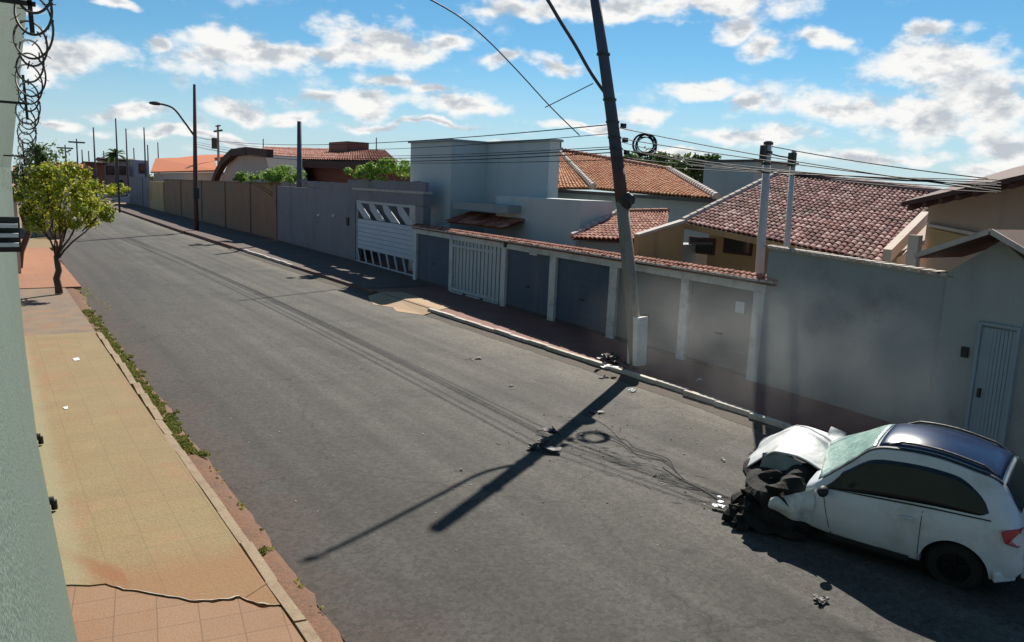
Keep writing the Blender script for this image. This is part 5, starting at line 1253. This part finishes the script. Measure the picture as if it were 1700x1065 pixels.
# engine bay: near-black jumble
rd = random.Random(55); mb = MB()
mb.blob((2.02, .04, .46), .5, 26, (1.25, 1.62, .80), .5, 3).blob((1.95, .48, .60), .28, 14, (1.6, 1.0, .9), .6, 6)
for _ in range(40):
    c = Vector((rd.uniform(1.6, 2.5), rd.uniform(-.7, .86), rd.uniform(.15, .74))); d = Vector((rd.uniform(-1, 1), rd.uniform(-1, 1), rd.uniform(-1, 1))).normalized() * rd.uniform(.05, .15)
    mb.bar(c - d, c + d, rd.uniform(.06, .2), rd.uniform(.02, .12))
for _ in range(12):
    c = Vector((rd.uniform(1.6, 2.4), rd.uniform(-.6, .7), rd.uniform(.45, .8))); mb.tube(smoothpath([c, c + Vector((rd.uniform(-.3, .3), rd.uniform(-.3, .3), .12)), c + Vector((rd.uniform(-.4, .4), rd.uniform(-.4, .4), -.05))], 4), .018, 6)
mb.build('engine_bay', 'engine', car, local=True)
# torn black bumper hanging off the front, down to the road
rd = random.Random(56); mb = MB()
for k in range(26):
    t_ = k / 25; c = Vector((lerp(2.58, 2.35, t_) + rd.uniform(-.08, .08), lerp(-.55, .98, t_), rd.uniform(.05, .5))); d = Vector((rd.uniform(-.6, .6), rd.uniform(-.6, 1), rd.uniform(-.7, .7))).normalized() * rd.uniform(.06, .17)
    mb.bar(c - d, c + d, rd.uniform(.04, .13), rd.uniform(.01, .04))
mb.blob((2.42, .35, .26), .34, 12, (.7, 2.0, .75), .7, 5).blob((2.05, .72, .30), .30, 10, (1.4, .7, .8), .7, 8)
mb.build('crushed_bumper', 'engine', car, local=True)
# crumpled bonnet, folded up into an arch, paler lining underneath
def crumple(p, a, s=3.0, seed=0): return p + noise.noise_vector(p * s + Vector((seed, 0, 0))) * a
def pf(u, v):       # u rear->front, v right->left
    x = lerp(1.60, 2.74, u); y = lerp(-.72, .26, v)
    z = .99 + .17 * math.sin(min(1, u * 1.15 + .1) * math.pi * .70) - .95 * max(0, u - .58) ** 1.3 - .12 * v ** 2 - .05 * (1 - v) ** 2
    c = abs(((u * 2.2 + v * 1.3) % 1) - .5) - .25          # pressed-in creases
    return crumple(Vector((x - .08 * v, y, z + .035 * c)), .035, 2.6, 2)
bon = grid_panel('bonnet', pf, 40, 30, 'crushed', .012, smooth=True)
bon.data.set_sharp_from_angle(angle=R(12))
def pf(u, v):
    x = lerp(1.84, 2.38, u); y = lerp(.22, .42, v); z = lerp(.96 + .10 * math.sin(u * 3.1), .66, v)
    return crumple(Vector((x, y, z)), .05, 4, 7)
grid_panel('bonnet_lining', pf, 12, 6, 'underhood', .01, smooth=False, parent=bon)
def pf(u, v):
    x = lerp(1.62, 1.80, u); y = lerp(-.82, -.52, v); return crumple(Vector((x, y, 1.10 + .04 * u - .10 * v)), .03, 5, 9)
grid_panel('bonnet_corner', pf, 6, 6, 'crushed', .012, smooth=False, parent=bon)
# left wing bent outward and back
def pf(u, v):
    x = lerp(1.50, 1.98, u); z = lerp(.91 - .22 * u, .40 + .14 * u, v); y = .75 + .12 * u + .06 * math.sin(v * 3)
    return crumple(Vector((x, y, z)), .05, 4, 5)
grid_panel('front_wing', pf, 10, 10, 'crushed', .012, smooth=False)
def pf(u, v):
    x = lerp(2.66, 2.80, u); y = lerp(-.50, -.25, v); return crumple(Vector((x, y, .50 - .2 * u)), .05, 5, 11)
grid_panel('bumper_skin', pf, 8, 8, 'crushed', .012, smooth=False)
def pf(u, v): return crumple(Vector((lerp(2.05, 2.2, u), lerp(.25, .32, v), lerp(.6, .75, u))), .03, 6, 3)
grid_panel('torn_trim', pf, 4, 4, 'rim', .01, smooth=False)

# ------------------------------------------------------------------ dust and smoke from the crash
sm = D.materials.new('crash_dust'); sm.use_nodes = True; t = sm.node_tree; t.nodes.clear()
o = t.nodes.new('ShaderNodeOutputMaterial'); pv = t.nodes.new('ShaderNodeVolumePrincipled'); tc = t.nodes.new('ShaderNodeTexCoord')
nz = t.nodes.new('ShaderNodeTexNoise'); nz.inputs['Scale'].default_value = 1.1; nz.inputs['Detail'].default_value = 3
gr = t.nodes.new('ShaderNodeTexGradient'); gr.gradient_type = 'SPHERICAL'
t.links.new(tc.outputs['Object'], gr.inputs[0])
g2 = t.nodes.new('ShaderNodeNewGeometry'); t.links.new(g2.outputs['Position'], nz.inputs['Vector'])
mr = t.nodes.new('ShaderNodeMapRange'); t.links.new(nz.outputs['Fac'], mr.inputs[0]); mr.inputs[1].default_value = .30; mr.inputs[2].default_value = .80
mu = t.nodes.new('ShaderNodeMath'); mu.operation = 'MULTIPLY'; t.links.new(mr.outputs[0], mu.inputs[0]); t.links.new(gr.outputs[0], mu.inputs[1])
mu2 = t.nodes.new('ShaderNodeMath'); mu2.operation = 'MULTIPLY'; mu2.inputs[1].default_value = .17; t.links.new(mu.outputs[0], mu2.inputs[0])
t.links.new(mu2.outputs[0], pv.inputs['Density']); pv.inputs['Color'].default_value = (.99, .985, .97, 1); pv.inputs['Anisotropy'].default_value = .2
t.links.new(pv.outputs[0], o.inputs['Volume'])
mb = MB().blob((0, 0, 0), 1.0, 16, rough=0); so = mb.build('smoke', sm, smooth=True); so.location = (12.1, 9.6, 1.35); so.scale = (1.9, 5.0, 1.6); struct(so, 'stuff')
S.cycles.volume_step_rate = 2.0
